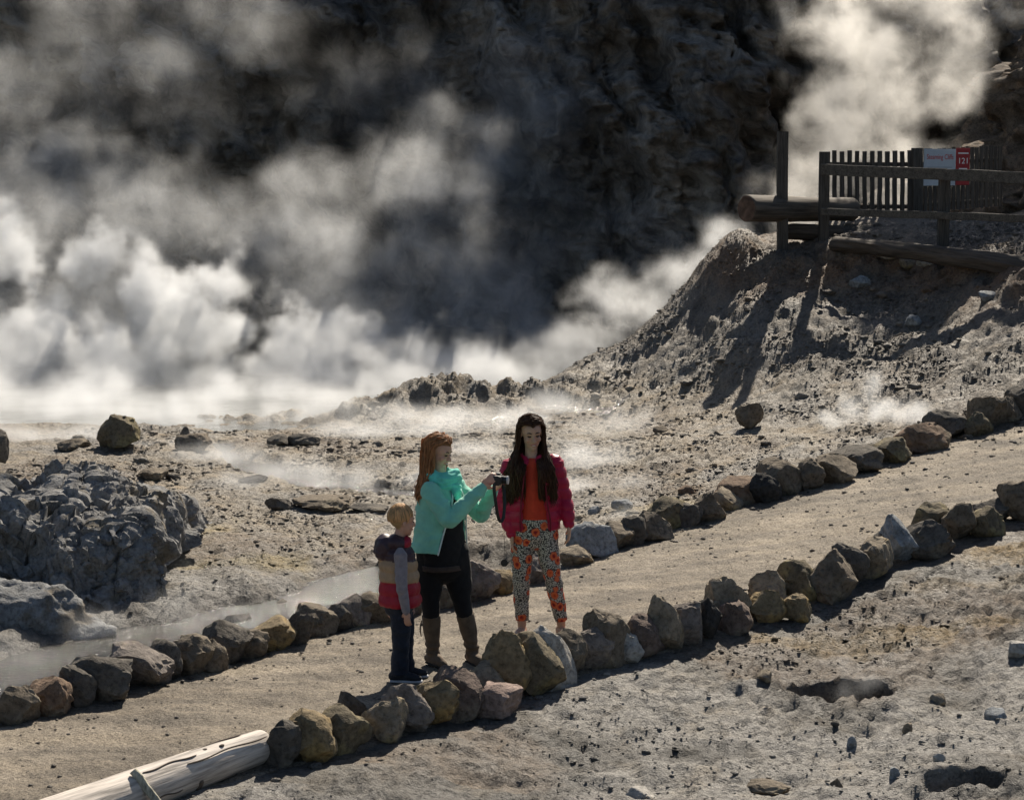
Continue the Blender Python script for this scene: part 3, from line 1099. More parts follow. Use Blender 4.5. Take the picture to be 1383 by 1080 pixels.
def plank(a, b, w, t, up=(0, 0, 1), bev=.006, seed=0, wob=.004):
    """board from a to b: w along up, t across"""
    a, b = np.array(a, float), np.array(b, float)
    d = b - a
    ln = np.linalg.norm(d)
    d /= ln
    u = np.array(up, float)
    u -= d * (u @ d)
    u /= np.linalg.norm(u)
    s = np.cross(d, u)
    r = np.random.default_rng(seed)
    sec = [(w / 2 - bev, t / 2), (w / 2, t / 2 - bev), (w / 2, -t / 2 + bev), (w / 2 - bev, -t / 2), (-w / 2 + bev, -t / 2), (-w / 2, -t / 2 + bev), (-w / 2, t / 2 - bev), (-w / 2 + bev, t / 2)]
    k = 6
    V, f = [], []
    for i in range(k):
        p = a + d * ln * i / (k - 1)
        off = u * r.normal() * wob + s * r.normal() * wob
        for x, y in sec:
            V.append(p + off + u * x + s * y)
    for i in range(k - 1):
        for j in range(8):
            q, w2 = i * 8 + j, i * 8 + (j + 1) % 8
            f.append((q, q + 8, w2 + 8, w2))
    f.append(tuple(range(8)))
    f.append(tuple(range(k * 8 - 1, k * 8 - 9, -1)))
    return np.array(V), f


WOOD_DARK = m_wood('weathered_dark_timber', (.075, .066, .056), 'Z')
WOOD_RAIL = m_wood('weathered_rail_timber', (.10, .088, .072), 'X')
WOOD_LOG = m_wood('old_log_timber', (.10, .08, .062), 'X', scale=8)
WOOD_EDGE = m_wood('split_edge_timber', (.085, .066, .05), 'X', scale=9)


def tz(x, y):
    return float(terrain(np.array([x]), np.array([y]))[0])


def part(name, vf, mat, parent, org, smooth=False, sharp=40):
    v, f = vf
    return obj(name, mesh(name, np.asarray(v) - org, f, mat, smooth, sharp if smooth else None), parent)


# lone tall post
b, t = W(1057, 352, 31.4), W(1057, 178, 31.4)
v, f = plank((b[0], 31.4, min(b[2], tz(b[0], 31.4)) - .3), (t[0], 31.4, t[2]), .165, .16, (1, 0, 0), .015, 3, .003)
o = obj('post', mesh('post', v - b, f, WOOD_DARK, False), loc=tuple(b))
tag(o, 'tall lone square timber post standing in front of the big log', 'post')

# rail fence along the platform edge
org = W(1114, 330, 31.4)
rf = empty('rail_fence', tuple(org))
tag(rf, 'dark two-rail timber fence along the front of the platform', 'fence')
posts = [(1114, 205, 31.4), (1276, 229, 29.6), (1452, 232, 27.6)]
for k, (px, py, y) in enumerate(posts):
    t = W(px, py, y)
    part('post', plank((t[0], y, tz(t[0], y) - .25), t, .155, .15, (1, 0, 0), .012, 20 + k, .003), WOOD_DARK, rf, org)
for (pa, pb, w) in (((1106, 229), (1460, 243), .17), ((1106, 286), (1460, 297), .11)):
    # one board per bay
    for (x0, y0), (x1, y1) in (((1110, 31.30), (1278, 29.46)), ((1279, 29.44), (1456, 27.46))):
        f0 = (x0 - pa[0]) / (pb[0] - pa[0])
        f1 = (x1 - pa[0]) / (pb[0] - pa[0])
        A0 = W(x0, pa[1] + (pb[1] - pa[1]) * f0, y0 - .11)
        A1 = W(x1, pa[1] + (pb[1] - pa[1]) * f1, y1 - .11)
        part('rail', plank(A0, A1, w, .05, (0, 0, 1), .008, int(x0), .004), WOOD_RAIL, rf, org)

# picket fence behind it, turning a corner at a thick post
org = W(1239, 290, 33.5)
pk = empty('picket_fence', tuple(org))
tag(pk, 'dark slatted picket fence with a corner post against the steam', 'fence')
rr = np.random.default_rng(3)
for k in range(11):
    px = 1127 + 10.2 * k
    t, b = W(px, 204 + rr.uniform(-1, 1), 33.5), W(px, 284, 33.5)
    part('picket', plank(b + np.array([0, 0, -.03]), t, .078 + rr.uniform(-.006, .006), .022, (1, 0, 0), .004, k, .0025), WOOD_DARK, pk, org)
for py in (222, 279):
    part('rail', plank(W(1112, py, 33.55), W(1239, py, 33.55), .07, .045, (0, 0, 1), .006, py, .002), WOOD_DARK, pk, org)
t, b = W(1239, 200, 33.5), W(1239, 292, 33.5)
part('post', plank((b[0], 33.5, tz(b[0], 33.5) - .2), t, .17, .16, (1, 0, 0), .012, 9, .002), WOOD_DARK, pk, org)
for k in range(17):
    px, y = 1250 + 6.3 * k, 33.6 + .10 * k
    tp = 201 - .25 * k + rr.uniform(-1, 1)
    part('picket', plank(W(px, 284 - .5 * k, y) + np.array([0, 0, -.03]), W(px, tp, y), .085, .022, (.8, .55, 0), .004, 40 + k, .0025), WOOD_DARK, pk, org)
for py in (222, 277):
    part('rail', plank(W(1241, py, 33.6), W(1353, py - 7, 35.35), .07, .045, (0, 0, 1), .006, py + 1, .002), WOOD_DARK, pk, org)


# signs on the receding leg of the picket fence
def sign(name, px0, px1, py0, py1, mat, label):
    k0, k1 = (px0 - 1250) / 6.3, (px1 - 1250) / 6.3
    y0, y1 = 33.6 + .10 * k0 - .07, 33.6 + .10 * k1 - .07
    a, b2 = W(px0, py1, y0), W(px1, py1, y1)
    tl = W(px0, py0, y0)
    h = tl[2] - a[2]
    d = b2 - a
    w = math.hypot(d[0], d[1])
    rz = math.atan2(d[1], d[0])
    e = empty(name, tuple(a))
    e.rotation_euler = (0, 0, rz)
    bv, bf = plank((0, 0, h / 2), (w, 0, h / 2), h, .012, (0, 0, 1), .003, 1, 0)
    obj('panel', mesh('panel', bv, bf, mat, False), e)
    tag(e, label, 'sign')
    return e, w, h


def lettering(txt, parent, x, z, size, mat, width=None):
    c = bpy.data.curves.new('lettering', 'FONT')
    c.body = txt
    c.size = size
    c.extrude = .001
    t = bpy.data.objects.new('tmp', c)
    COL.objects.link(t)
    dg = bpy.context.evaluated_depsgraph_get()
    m = bpy.data.meshes.new_from_object(t.evaluated_get(dg))
    bpy.data.objects.remove(t)
    cc = coords(m)
    wx = np.ptp(cc[:, 0])
    s = (width / wx) if width else 1
    cc = np.stack([x + (cc[:, 0] - cc[:, 0].min()) * s, -.0085 - cc[:, 2], z + cc[:, 1]], -1)
    m.vertices.foreach_set('co', cc.ravel())
    m.materials.append(mat)
    m.update()
    return tag(obj('lettering', m, parent), kind='stuff')


SIGN_W = simple('sign_white', (.42, .48, .54), .5, .06, 6)
SIGN_R = simple('sign_red', (.28, .012, .02), .5, .12, 6)
PAINT_R = simple('letter_red', (.50, .06, .05), .6, .05)
PAINT_W = simple('letter_white', (.75, .75, .75), .6, .05)
PAINT_G = simple('letter_grey', (.25, .30, .36), .6, .05)
e, w, h = sign('information_sign', 1247, 1289.5, 201, 251, SIGN_W, 'white information board with red heading on the picket fence')
lettering('Steaming Cliffs', e, w * .08, h * .72, .12, PAINT_R, w * .84)
for k in range(4):
    zz = h * (.50 - .085 * k)
    v, f = plank((w * .1, -.008, zz), (w * (.88 if k < 3 else .6), -.008, zz), .014, .003, (0, 0, 1), .001, 1, 0)
    obj('text_line', mesh('text_line', v, f, PAINT_G, False), e)
e, w, h = sign('warning_sign', 1290.5, 1308.5, 200, 250, SIGN_R, 'narrow red warning board with white 121 beside the white board')
lettering('121', e, w * .2, h * .58, .14, PAINT_W, w * .62)
for zz, a, b2 in ((.86, .12, .88), (.44, .2, .8), (.34, .25, .75)):
    v, f = plank((w * a, -.008, h * zz), (w * b2, -.008, h * zz), .022, .003, (0, 0, 1), .001, 1, 0)
    obj('text_line', mesh('text_line', v, f, PAINT_W, False), e)


# logs
def log(name, a, b, r0, r1, mat, label, seed=0, rough=.02, endmat=None, sink=0, seg=28, rings=60, bend=0.0):
    a, b = np.array(a, float), np.array(b, float)
    d = b - a
    ln = np.linalg.norm(d)
    rot = Vector(d).to_track_quat('X', 'Z').to_euler()
    xs = np.linspace(0, ln, rings)
    an = np.linspace(0, 2 * math.pi, seg, endpoint=False)
    X, Aa = np.meshgrid(xs, an, indexing='ij')
    x, aa = X.ravel(), Aa.ravel()
    p = xyz(x * .9, np.cos(aa) * 1.4, np.sin(aa) * 1.4 + seed)
    R = (r0 + (r1 - r0) * x / ln) * (1 + rough * 4 * fbm(p, 3)) + rough * .5 * ridged(xyz(x * .7, np.cos(aa) * 7, np.sin(aa) * 7 + seed), 3) * r0
    v = np.stack([x, np.cos(aa) * R, np.sin(aa) * R + bend * np.sin(math.pi * x / ln)], -1)
    # bevelled ends
    v0 = v[:seg].copy()
    v0[:, 1:] *= .93
    v0[:, 0] -= .015
    v1 = v[-seg:].copy()
    v1[:, 1:] *= .93
    v1[:, 0] += .015
    vv = np.concatenate([v0, v, v1])
    n = rings + 2
    f = []
    for i in range(n - 1):
        for j in range(seg):
            q, w2 = i * seg + j, i * seg + (j + 1) % seg
            f.append((q, w2, w2 + seg, q + seg))
    f.append(tuple(range(seg - 1, -1, -1)))
    f.append(tuple(range((n - 1) * seg, n * seg)))
    m = mesh(name, vv, f, mat, True, 45)
    if endmat:
        m.materials.append(endmat)
        m.polygons[len(f) - 2].material_index = 1
        m.polygons[len(f) - 1].material_index = 1
    o = obj(name, m, loc=tuple(a))
    o.rotation_euler = rot
    tag(o, label, 'log')
    return o


ENDWOOD = simple('log_end_grain', (.11, .07, .05), .9, .5, 9, bump=.6)
log('log', W(1009, 282, 31.0), W(1150, 283, 32.4), .205, .19, WOOD_LOG, 'thick round log jutting out left of the platform fence', 1, .02, ENDWOOD)
log('log', W(1128, 330, 30.9), W(1460, 376, 26.8), .115, .14, WOOD_EDGE, 'long weathered split timber edging the platform lip', 5, .06, ENDWOOD, bend=.06)
log('log', W(1062, 312, 31.7), W(1135, 316, 31.9), .13, .12, WOOD_EDGE, 'short dark log lying under the thick round log', 8, .04, ENDWOOD)

# bleached log in the foreground
WOOD_WHITE = m_wood('bleached_log_timber', (.50, .45, .40), 'X', .75, .3, 9)
g1 = ground(352, 1030)
g0 = ground(85, 1132)
A0 = np.array([g0[0], g0[1], g0[2] + .11])
A1 = np.array([g1[0], g1[1] + .02, g1[2] + .10])
EXT = .3
wl = log('log', A0 - (A1 - A0) * EXT, A1, .152, .100, WOOD_WHITE, 'bleached pale log lying at the near left end of the path', 12, .016, ENDWOOD, rings=110)
ln = float(np.linalg.norm(A1 - A0))
GROOVE = simple('weathered_groove', (.10, .08, .065), .95, .3, 30)
v, f = tube([(ln * (EXT + .58), math.cos(a) * .114, math.sin(a) * .114) for a in np.linspace(-2.9, -.6, 12) + math.pi / 2 - .45], [.012] * 12, 8, 2, (1, 0, 0), 2)
v, f = tube([(ln * (EXT + .60), math.cos(a) * .115, math.sin(a) * .115) for a in np.linspace(-2.7, -1.2, 10) - .15], [(.022, .012)] * 10, 8, 2, (1, 0, 0), 2)
obj('groove', mesh('groove', v, f, GROOVE), wl)
for x, a in ((.68, 1.75), (.76, 1.9), (.62, 1.5)):
    v, f = ell((ln * (EXT + x), math.cos(a) * .114, math.sin(a) * .114), (.022, .012, .008), 2)
    obj('knot_hole', mesh('knot_hole', v, f, GROOVE), wl)
for k, (x0, x1, a) in enumerate(((.35, .62, 1.95), (.55, .98, 2.3), (.3, .5, -2.9), (.62, .9, 1.45))):
    pts = [(ln * (EXT + x0 + (x1 - x0) * t), math.cos(a + .06 * math.sin(9 * t)) * .117 * (1.08 - .22 * (x0 + (x1 - x0) * t - .4)), math.sin(a + .06 * math.sin(9 * t)) * .117 * (1.08 - .22 * (x0 + (x1 - x0) * t - .4))) for t in np.linspace(0, 1, 14)]
    v, f = tube(pts, [.003] + [.0055] * 12 + [.002], 6, 2, (0, 0, 1), 1)
    obj('crack', mesh('crack', v, f, GROOVE), wl)
s0, s1 = W(180, 1040, 10.87), W(224, 1096, 10.80)
v, f = plank(s0, s1, .045, .03, (1, 0, 0), .006, 4, .002)
o = obj('stake', mesh('stake', v - s0, f, m_wood('pale_stake_wood', (.38, .36, .28), 'Z')), loc=tuple(s0))
tag(o, 'thin pale stake leaning across the bleached log', 'stake')

# ------------------------------------------------------------------ people
def skin_mat(name, c):
    t = NT(name)
    col = t.mix(1.0, t.attr(), t.ramp(t.noise(40, 3), [(.3, (.93, .91, .9)), (.7, (1.05, 1.04, 1.03))]), 'MULTIPLY')
    m = t.done(col, .5, .35)
    t.bsdf.inputs['Subsurface Weight'].default_value = .12
    t.bsdf.inputs['Subsurface Radius'].default_value = (.02, .008, .004)
    return m


SKIN = skin_mat('skin', (.5, .3, .2))


def cloth(name, c, rough=.85, var=.15, scale=25, bump=.25, bd=.004, sheen=.15, translucent=0):
    t = NT(name)
    n = t.noise(scale, 4)
    col = t.ramp(n, [(.3, tuple(a * (1 - var) for a in c)), (.7, tuple(min(1, a * (1 + var)) for a in c))])
    b = t.bump(t.noise(scale * 6, 3), bump, bd)
    m = t.done(col, rough, .25, b)
    t.bsdf.inputs['Sheen Weight'].default_value = sheen
    return m


def cloth_attr(name, rough=.6, spec=.4, var=.12, scale=25):
    t = NT(name)
    col = t.mix(1.0, t.attr(), t.ramp(t.noise(scale, 4), [(.3, (1 - var,) * 3), (.7, (1 + var,) * 3)]), 'MULTIPLY')
    b = t.bump(t.noise(60, 3), .25, .004)
    return t.done(col, rough, spec, b)


def basis(yaw, pitch=0.0, roll=0.0):
    """head/hand local axes: face looks along -y; yaw about z, pitch nods down"""
    return np.array(Matrix.Rotation(yaw, 3, 'Z') @ Matrix.Rotation(roll, 3, 'Y') @ Matrix.Rotation(pitch, 3, 'X'))


def head_parts(c, R, s=1.0):
    def e(p, r, sub=3):
        v, f = ell(p, r, sub)
        return (v * s) @ R.T + c, f

    def tb(p, r, **k):
        v, f = tube(p, r, 10, 4, (1, 0, 0), 2)
        return (v * s) @ R.T + c, f
    out = [e((0, .015, .035), (.074, .094, .09)), e((0, -.022, -.035), (.060, .070, .080)), e((0, -.064, -.094), (.026, .024, .022)), e((0, -.03, .03), (.066, .066, .07)),
           tb([(0, -.086, .012), (0, -.103, -.012), (0, -.112, -.030)], [.008, .011, .013]), e((.012, -.098, -.033), (.010, .012, .008), 2), e((-.012, -.098, -.033), (.010, .012, .008), 2),
           e((.034, -.066, -.026), (.026, .024, .024)), e((-.034, -.066, -.026), (.026, .024, .024)),
           e((0, -.089, -.058), (.023, .011, .006), 2), e((0, -.088, -.068), (.020, .011, .006), 2),
           e((.076, .012, -.006), (.010, .019, .032), 2), e((-.076, .012, -.006), (.010, .019, .032), 2),
           e((.03, -.080, .026), (.024, .014, .008), 2), e((-.03, -.080, .026), (.024, .014, .008), 2)]
    return out


def head_colour(P, c, R, s, col, base, lip, hair=(.2, .1, .05)):
    q = ((P - c) @ R) / s
    x, y, z = q[:, 0], q[:, 1], q[:, 2]
    front = y < -.055
    scalp = sstep(.0, .02, z - .068 + .9 * np.minimum(0, -y - .01) + .0) * (np.hypot(x, y) < .13)
    scalp = np.maximum(scalp, sstep(.02, .035, y) * (z > -.06) * (np.hypot(x, y) < .13) * (z < .14))
    col = col * (1 - scalp[:, None]) + np.array(hair) * scalp[:, None]
    k = np.exp(-((x / .024) ** 2 + ((z + .063) / .011) ** 2) ** 2) * front
    col = col * (1 - k[:, None]) + np.array(lip) * k[:, None]
    k = np.exp(-(((np.abs(x) - .036) / .026) ** 2 + ((z + .03) / .022) ** 2)) * front * .35
    col = col * (1 - k[:, None]) + np.array([base[0] * 1.05, base[1] * .72, base[2] * .68]) * k[:, None]
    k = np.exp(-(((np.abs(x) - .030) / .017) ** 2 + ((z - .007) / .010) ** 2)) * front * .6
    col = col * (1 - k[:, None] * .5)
    return col


def hand_parts(w, d, nrm, s=1.0, curl=.5, mirror=1, spread=.0):
    """w wrist, d pointing direction, nrm palm-side direction, thumb towards d x nrm * mirror"""
    d = np.array(d, float)
    d /= np.linalg.norm(d)
    n = np.array(nrm, float)
    n -= d * (n @ d)
    n /= np.linalg.norm(n)
    t = np.cross(d, n) * mirror
    w = np.array(w, float)
    P = lambda a, b, c: w + (d * a + t * b + n * c) * s
    out = []
    Rm = np.stack([d, t, n], 1)
    out.append(ell(P(.045, 0, 0), np.array((.052, .042, .017)) * s, 3, Rm))
    for k, (b, L, r) in enumerate(((.031, .070, .0088), (.011, .078, .0092), (-.010, .073, .0088), (-.029, .058, .0078))):
        a1, a2, a3 = curl * .8, curl * 1.9, curl * 2.6
        p0 = np.array([.070, b * .9, 0])
        p1 = p0 + np.array([.025, b * .12, 0])
        p2 = p1 + L * .48 * np.array([math.cos(a1), spread * b * 4, math.sin(a1)])
        p3 = p2 + L * .33 * np.array([math.cos(a2), 0, math.sin(a2)])
        p4 = p3 + L * .25 * np.array([math.cos(a3), 0, math.sin(a3)])
        out.append(tube([P(*p) for p in (p0, p1, p2, p3, p4)], [r * s * q for q in (1.1, 1.1, 1.05, .95, .8)], 8, 3, tuple(t), 2))
    out.append(tube([P(.018, .024, .004), P(.042, .052, .012 + .01 * curl), P(.066, .060, .022 + .015 * curl), P(.086, .058, .030 + .02 * curl)], [.014 * s, .0115 * s, .0105 * s, .0085 * s], 8, 3, tuple(n), 2))
    return out


def finish(m, mat, colour=None):
    m.materials.clear()
    m.materials.append(mat)
    if colour is not None:
        set_col(m, colour)
    return m


def displace(m, d):
    c, n = coords(m), normals(m)
    m.vertices.foreach_set('co', (c + n * d(c)[:, None]).ravel())
    m.update()


def shell(rings, a0, a1, th, seg=48, sub=6, hint=(1, 0, 0)):
    """open-fronted garment: rings (centre, (ra, rb)) bottom to top, angles a0..a1 covered, thickness th"""
    P = np.array([r[0] for r in rings], float)
    S = np.array([r[1] for r in rings], float)
    n = len(P)
    tt = np.linspace(0, n - 1, (n - 1) * sub + 1)
    P = np.stack([np.interp(tt, range(n), P[:, k]) for k in range(3)], -1)
    S = np.stack([np.interp(tt, range(n), S[:, k]) for k in range(2)], -1)
    if np.ndim(a0):
        A0 = np.interp(tt, range(n), a0)
        A1 = np.interp(tt, range(n), a1)
    else:
        A0, A1 = np.full(len(tt), a0), np.full(len(tt), a1)
    h = np.array(hint, float)
    h[2] = 0
    h /= np.linalg.norm(h)
    g = np.cross((0, 0, 1), h)
    V = []
    for layer in (0, 1):
        for i in range(len(tt)):
            an = np.linspace(A0[i], A1[i], seg)
            ra, rb = S[i] - th * layer
            V.append(P[i] + np.outer(np.cos(an) * ra, h) + np.outer(np.sin(an) * rb, g))
    V = np.concatenate(V)
    m = len(tt)
    I = np.arange(2 * m * seg).reshape(2, m, seg)
    f = []
    for i in range(m - 1):
        for j in range(seg - 1):
            f.append((I[0, i, j], I[0, i, j + 1], I[0, i + 1, j + 1], I[0, i + 1, j]))
            f.append((I[1, i, j], I[1, i + 1, j], I[1, i + 1, j + 1], I[1, i, j + 1]))
    for j in range(seg - 1):
        f.append((I[0, 0, j], I[1, 0, j], I[1, 0, j + 1], I[0, 0, j + 1]))
        f.append((I[0, -1, j], I[0, -1, j + 1], I[1, -1, j + 1], I[1, -1, j]))
    for i in range(m - 1):
        f.append((I[0, i, 0], I[0, i + 1, 0], I[1, i + 1, 0], I[1, i, 0]))
        f.append((I[0, i, -1], I[1, i, -1], I[1, i + 1, -1], I[0, i + 1, -1]))
    return V, f


def zips(rings, a0, a1, hint, parent, name, mat, out=.004):
    hh = np.array(hint, float)
    hh /= np.linalg.norm(hh)
    gg = np.cross((0, 0, 1), hh)
    for ang in (a0, a1):
        pts = [np.array(c) + hh * math.cos(a) * (ra + out) + gg * math.sin(a) * (rb + out) for (c, (ra, rb)), a in zip(rings[:-1], ang[:-1])]
        v, f = tube(pts, [.0065] * len(pts), 8, 6, hint, 2)
        obj(name, mesh(name, v, f, mat), parent)


def join(parts):
    vs, fs, k = [], [], 0
    for v, f in parts:
        vs.append(np.asarray(v, float))
        fs += [tuple(int(a) + k for a in q) for q in f]
        k += len(v)
    return np.concatenate(vs), fs


def strands(paths, radii, cols, mat, name, parent, seg=6):
    parts, C = [], []
    for p, r, c in zip(paths, radii, cols):
        v, f = tube(p, r, seg, 3, (.3, .9, .2), 1)
        parts.append((v, f))
        C.append(np.repeat([c], len(v), 0))
    v, f = join(parts)
    m = mesh(name, v, f, mat)
    set_col(m, np.concatenate(C))
    return obj(name, m, parent)


def hair_mat(name, rough=.55):
    t = NT(name)
    col = t.mix(1.0, t.attr(), t.ramp(t.noise(60, 3, stretch=(1, 1, .15)), [(.3, (.7, .68, .66)), (.7, (1.3, 1.3, 1.3))]), 'MULTIPLY')
    m = t.done(col, rough, .25)
    tr = t.n('ShaderNodeBsdfTranslucent')
    t.l(t.mix(1.0, col, (1.6, 1.5, 1.4), 'MULTIPLY'), tr.inputs[0])
    mx = t.n('ShaderNodeMixShader')
    mx.inputs[0].default_value = .45
    t.l(t.bsdf.outputs[0], mx.inputs[1])
    t.l(tr.outputs[0], mx.inputs[2])
    t.l(mx.outputs[0], t.t.nodes['Material Output'].inputs['Surface'])
    return m


HAIR = hair_mat('hair')


def long_hair(c, R, s, parent, base, length, n, seed, side_bias=0.0, back=(0, .05), keep_face=.062, spread=1.0, wave=.012, drop=None):
    """strands from a centre parting over the skull, then hanging; c, R, s as for the head"""
    r = np.random.default_rng(seed)
    paths, rad, cols = [], [], []
    # close cap so that no scalp shows
    for i in range(n):
        sd = -1 if r.uniform() < .5 - side_bias else 1
        v0 = r.uniform(-.082, .085)                    # along the parting, front to back
        p = [np.array([sd * .004, v0, .037 + .095 * math.sqrt(max(.02, 1 - ((v0 - .015) / .103) ** 2))])]
        out = r.uniform(.0, 1.0)
        # over the side of the skull
        yb = v0 * .75 + (.02 + .075 * out)
        for k, a in enumerate((.55, 1.05, 1.5)):
            rr = .083 + .012 * r.uniform()
            x = sd * math.sin(a) * rr
            z = .033 + math.cos(a) * (.096 + .006 * r.uniform())
            y = v0 + (yb - v0) * (k + 1) / 3
            y = max(y, -keep_face - .020 + .032 * k)
            lim = math.sqrt(max(.02, 1 - ((y - .015) / .112) ** 2))
            p.append(np.array([x * lim, y, .033 + (z - .033) * lim]))
        lastx, lasty = p[-1][0], p[-1][1]
        L = length * r.uniform(.82, 1.0)
        m = 7
        ph = r.uniform(0, 6.28)
        for k in range(1, m + 1):
            t = k / m
            x = lastx * (1 + .30 * t * spread) + wave * math.sin(ph + 9 * t) * t
            y = lasty + back[1] * t + .012 * math.cos(ph + 6 * t) * t
            p.append(np.array([x, y, .025 - L * t]))
        q = [(a * s) @ R.T + c for a in p[:4]]
        Ry = basis(math.atan2(R[1, 0], R[0, 0]))
        for a in p[4:]:
            da = (a - p[3]) * s
            q.append(q[3] + Ry @ da)
        if drop is not None:
            q = drop(q)
        w = r.uniform(.0034, .0062) * s * (.4 if r.uniform() < .2 else 1)
        if r.uniform() < .15:
            q = [a + (np.array(a) - c) * .06 * min(1, j / 4) + r.normal(size=3) * .006 for j, a in enumerate(q)]
        paths.append(q)
        rad.append([w * .7] + [w] * (len(q) - 3) + [w * .8, w * .25])
        k = r.uniform(.7, 1.35)
        cols.append(np.array([*(np.array(base) * k), 1]))
    return strands(paths, rad, cols, HAIR, 'hair', parent)


def eyes(c, R, s, parent, closed=True):
    MATL = bpy.data.materials.get('lash') or simple('lash', (.03, .018, .014), .6, .05)
    for sd in (-1, 1):
        pts = [np.array([sd * (.018 + .024 * t), -.0885 + .006 * t * t, .006 - .004 * math.sin(math.pi * t)]) for t in np.linspace(0, 1, 5)]
        v, f = tube([(p * s) @ R.T + c for p in pts], [.003 * s, .0052 * s, .0056 * s, .005 * s, .003 * s], 6, 3, (0, 0, 1), 1)
        obj('eyelashes', mesh('eyelashes', v, f, MATL), parent)
        pts = [np.array([sd * (.014 + .034 * t), -.094 + .012 * t * t, .026 + .006 * math.sin(math.pi * t)]) for t in np.linspace(0, 1, 5)]
        v, f = tube([(p * s) @ R.T + c for p in pts], [.0025 * s, .0042 * s, .0042 * s, .0036 * s, .002 * s], 6, 3, (0, 0, 1), 1)
        obj('eyebrow', mesh('eyebrow', v, f, MATL), parent)


def mouth(c, R, s, parent):
    MT = bpy.data.materials.get('teeth') or simple('teeth', (.7, .65, .6), .4, .03)
    v, f = ell((0, -.0965, -.0632), (.014, .004, .0032), 2)
    obj('teeth', mesh('teeth', (v * s) @ R.T + c, f, MT), parent)


def person(px, py, label, k=1.0):
    g = ground(px, py)
    z = float(terrain(np.array([g[0]]), np.array([g[1]]))[0]) + .018
    e = empty('person', (g[0], g[1], z))
    e.scale = (k, k, k)
    tag(e, label, 'person', 'family on the path')
    return e


# ---- woman taking the photograph -------------------------------------------------
wm = person(607, 900, 'woman in mint jacket and brown boots aiming a camera', .972)
f2 = np.array([.84, -.54, 0])
rt = np.array([-.54, -.84, 0])
UP = np.array([0, 0, 1.0])
hc = np.array([-.075, 0, 1.612])
HRW = basis(math.radians(62), math.radians(18))
skinW = (.60, .37, .27)
Rs, Ls = np.array([-.135, -.155, 1.345]), np.array([.03, .15, 1.345])
Re, Rw = np.array([.015, -.25, 1.14]), np.array([.255, -.20, 1.375])
Le, Lw = np.array([.235, .10, 1.12]), np.array([.335, -.06, 1.335])
legL = [(-.135, -.02, .86), (-.145, -.04, .62), (-.135, -.06, .46), (-.130, -.03, .28), (-.122, -.01, .09)]
legR = [(.045, .03, .86), (.075, .01, .62), (.10, -.02, .46), (.14, .01, .28), (.175, .02, .09)]
bp = head_parts(hc, HRW, 1.0)
bp += [tube([hc + (0, .01, -.07), (-.075, .01, 1.44), (-.065, .01, 1.36)], [.055, .056, .07], 14, 4, tuple(rt), 2)]
bp += [tube([(-.045, 0, .86), (-.045, 0, .93), (-.05, 0, 1.06), (-.05, 0, 1.22), (-.055, 0, 1.36)], [(.175, .125), (.165, .115), (.145, .11), (.15, .12), (.13, .07)], 24, 5, tuple(rt), 3)]
for S0, E0, W0 in ((Rs, Re, Rw), (Ls, Le, Lw)):
    bp.append(tube([S0, (S0 + E0) / 2, E0, (E0 + W0) / 2, W0], [.046, .044, .036, .036, .025], 12, 4, (0, 0, 1), 2))
for lg in (legL, legR):
    bp.append(tube(lg, [.085, .075, .055, .052, .034], 14, 4, (1, 0, 0), 2))
# hands close round the camera
camC = np.array([.365, -.155, 1.425])
bp += hand_parts(Rw, camC + np.array([-.03, -.055, .03]) - Rw, (.35, .85, .2), .92, .55, -1)
bp += hand_parts(Lw, camC + np.array([.02, .045, -.045]) - Lw, (-.1, -.7, .9), .92, .55, 1)
m = fuse(bp, .0065, 2, 'body')
P = coords(m)
col = np.tile(np.array(skinW), (len(P), 1))
col = head_colour(P, hc, HRW, 1.0, col, skinW, (.45, .16, .14), (.22, .11, .05))
obj('body', finish(m, SKIN, col), wm)
eyes(hc, HRW, 1.0, wm)
mouth(hc, HRW, 1.0, wm)

# black top and leggings
BLACK = cloth('black_knit', (.012, .012, .013), .9, .2, 30, sheen=.05)
tp = [tube([(-.035, 0, .735), (-.04, 0, .84), (-.042, 0, .95), (-.045, 0, 1.06), (-.045, -.005, 1.20), (-.055, 0, 1.33), (-.06, 0, 1.40)],
           [(.198, .15), (.196, .15), (.182, .145), (.168, .14), (.172, .15), (.155, .10), (.09, .07)], 28, 5, tuple(rt), 0)]
m = fuse(tp, .01, 2, 'top')
displace(m, lambda c: .006 * fbm(c * np.array([9, 9, 14]), 3))
obj('top', finish(m, BLACK), wm)
HEM = cloth('brown_hem', (.055, .042, .036), .9, .2, 30, sheen=.05)
v, f = shell([((-.035, 0, .735), (.206, .158)), ((-.038, 0, .775), (.207, .159))], 0, 2 * math.pi, .008, 60, 3, tuple(rt))
obj('hem', mesh('hem', v, f, HEM), wm)
lp = [tube([np.array(p) for p in lg[:4]], [(.108, .115), (.097, .10), (.070, .073), (.048, .05)], 18, 5, (1, 0, 0), 2) for lg in (legL, legR)]
lp.append(ell((-.04, 0, .77), (.185, .145, .16)))
m = fuse(lp, .009, 2, 'leggings')
displace(m, lambda c: .004 * fbm(c * np.array([10, 10, 18]), 3))
obj('leggings', finish(m, BLACK), wm)

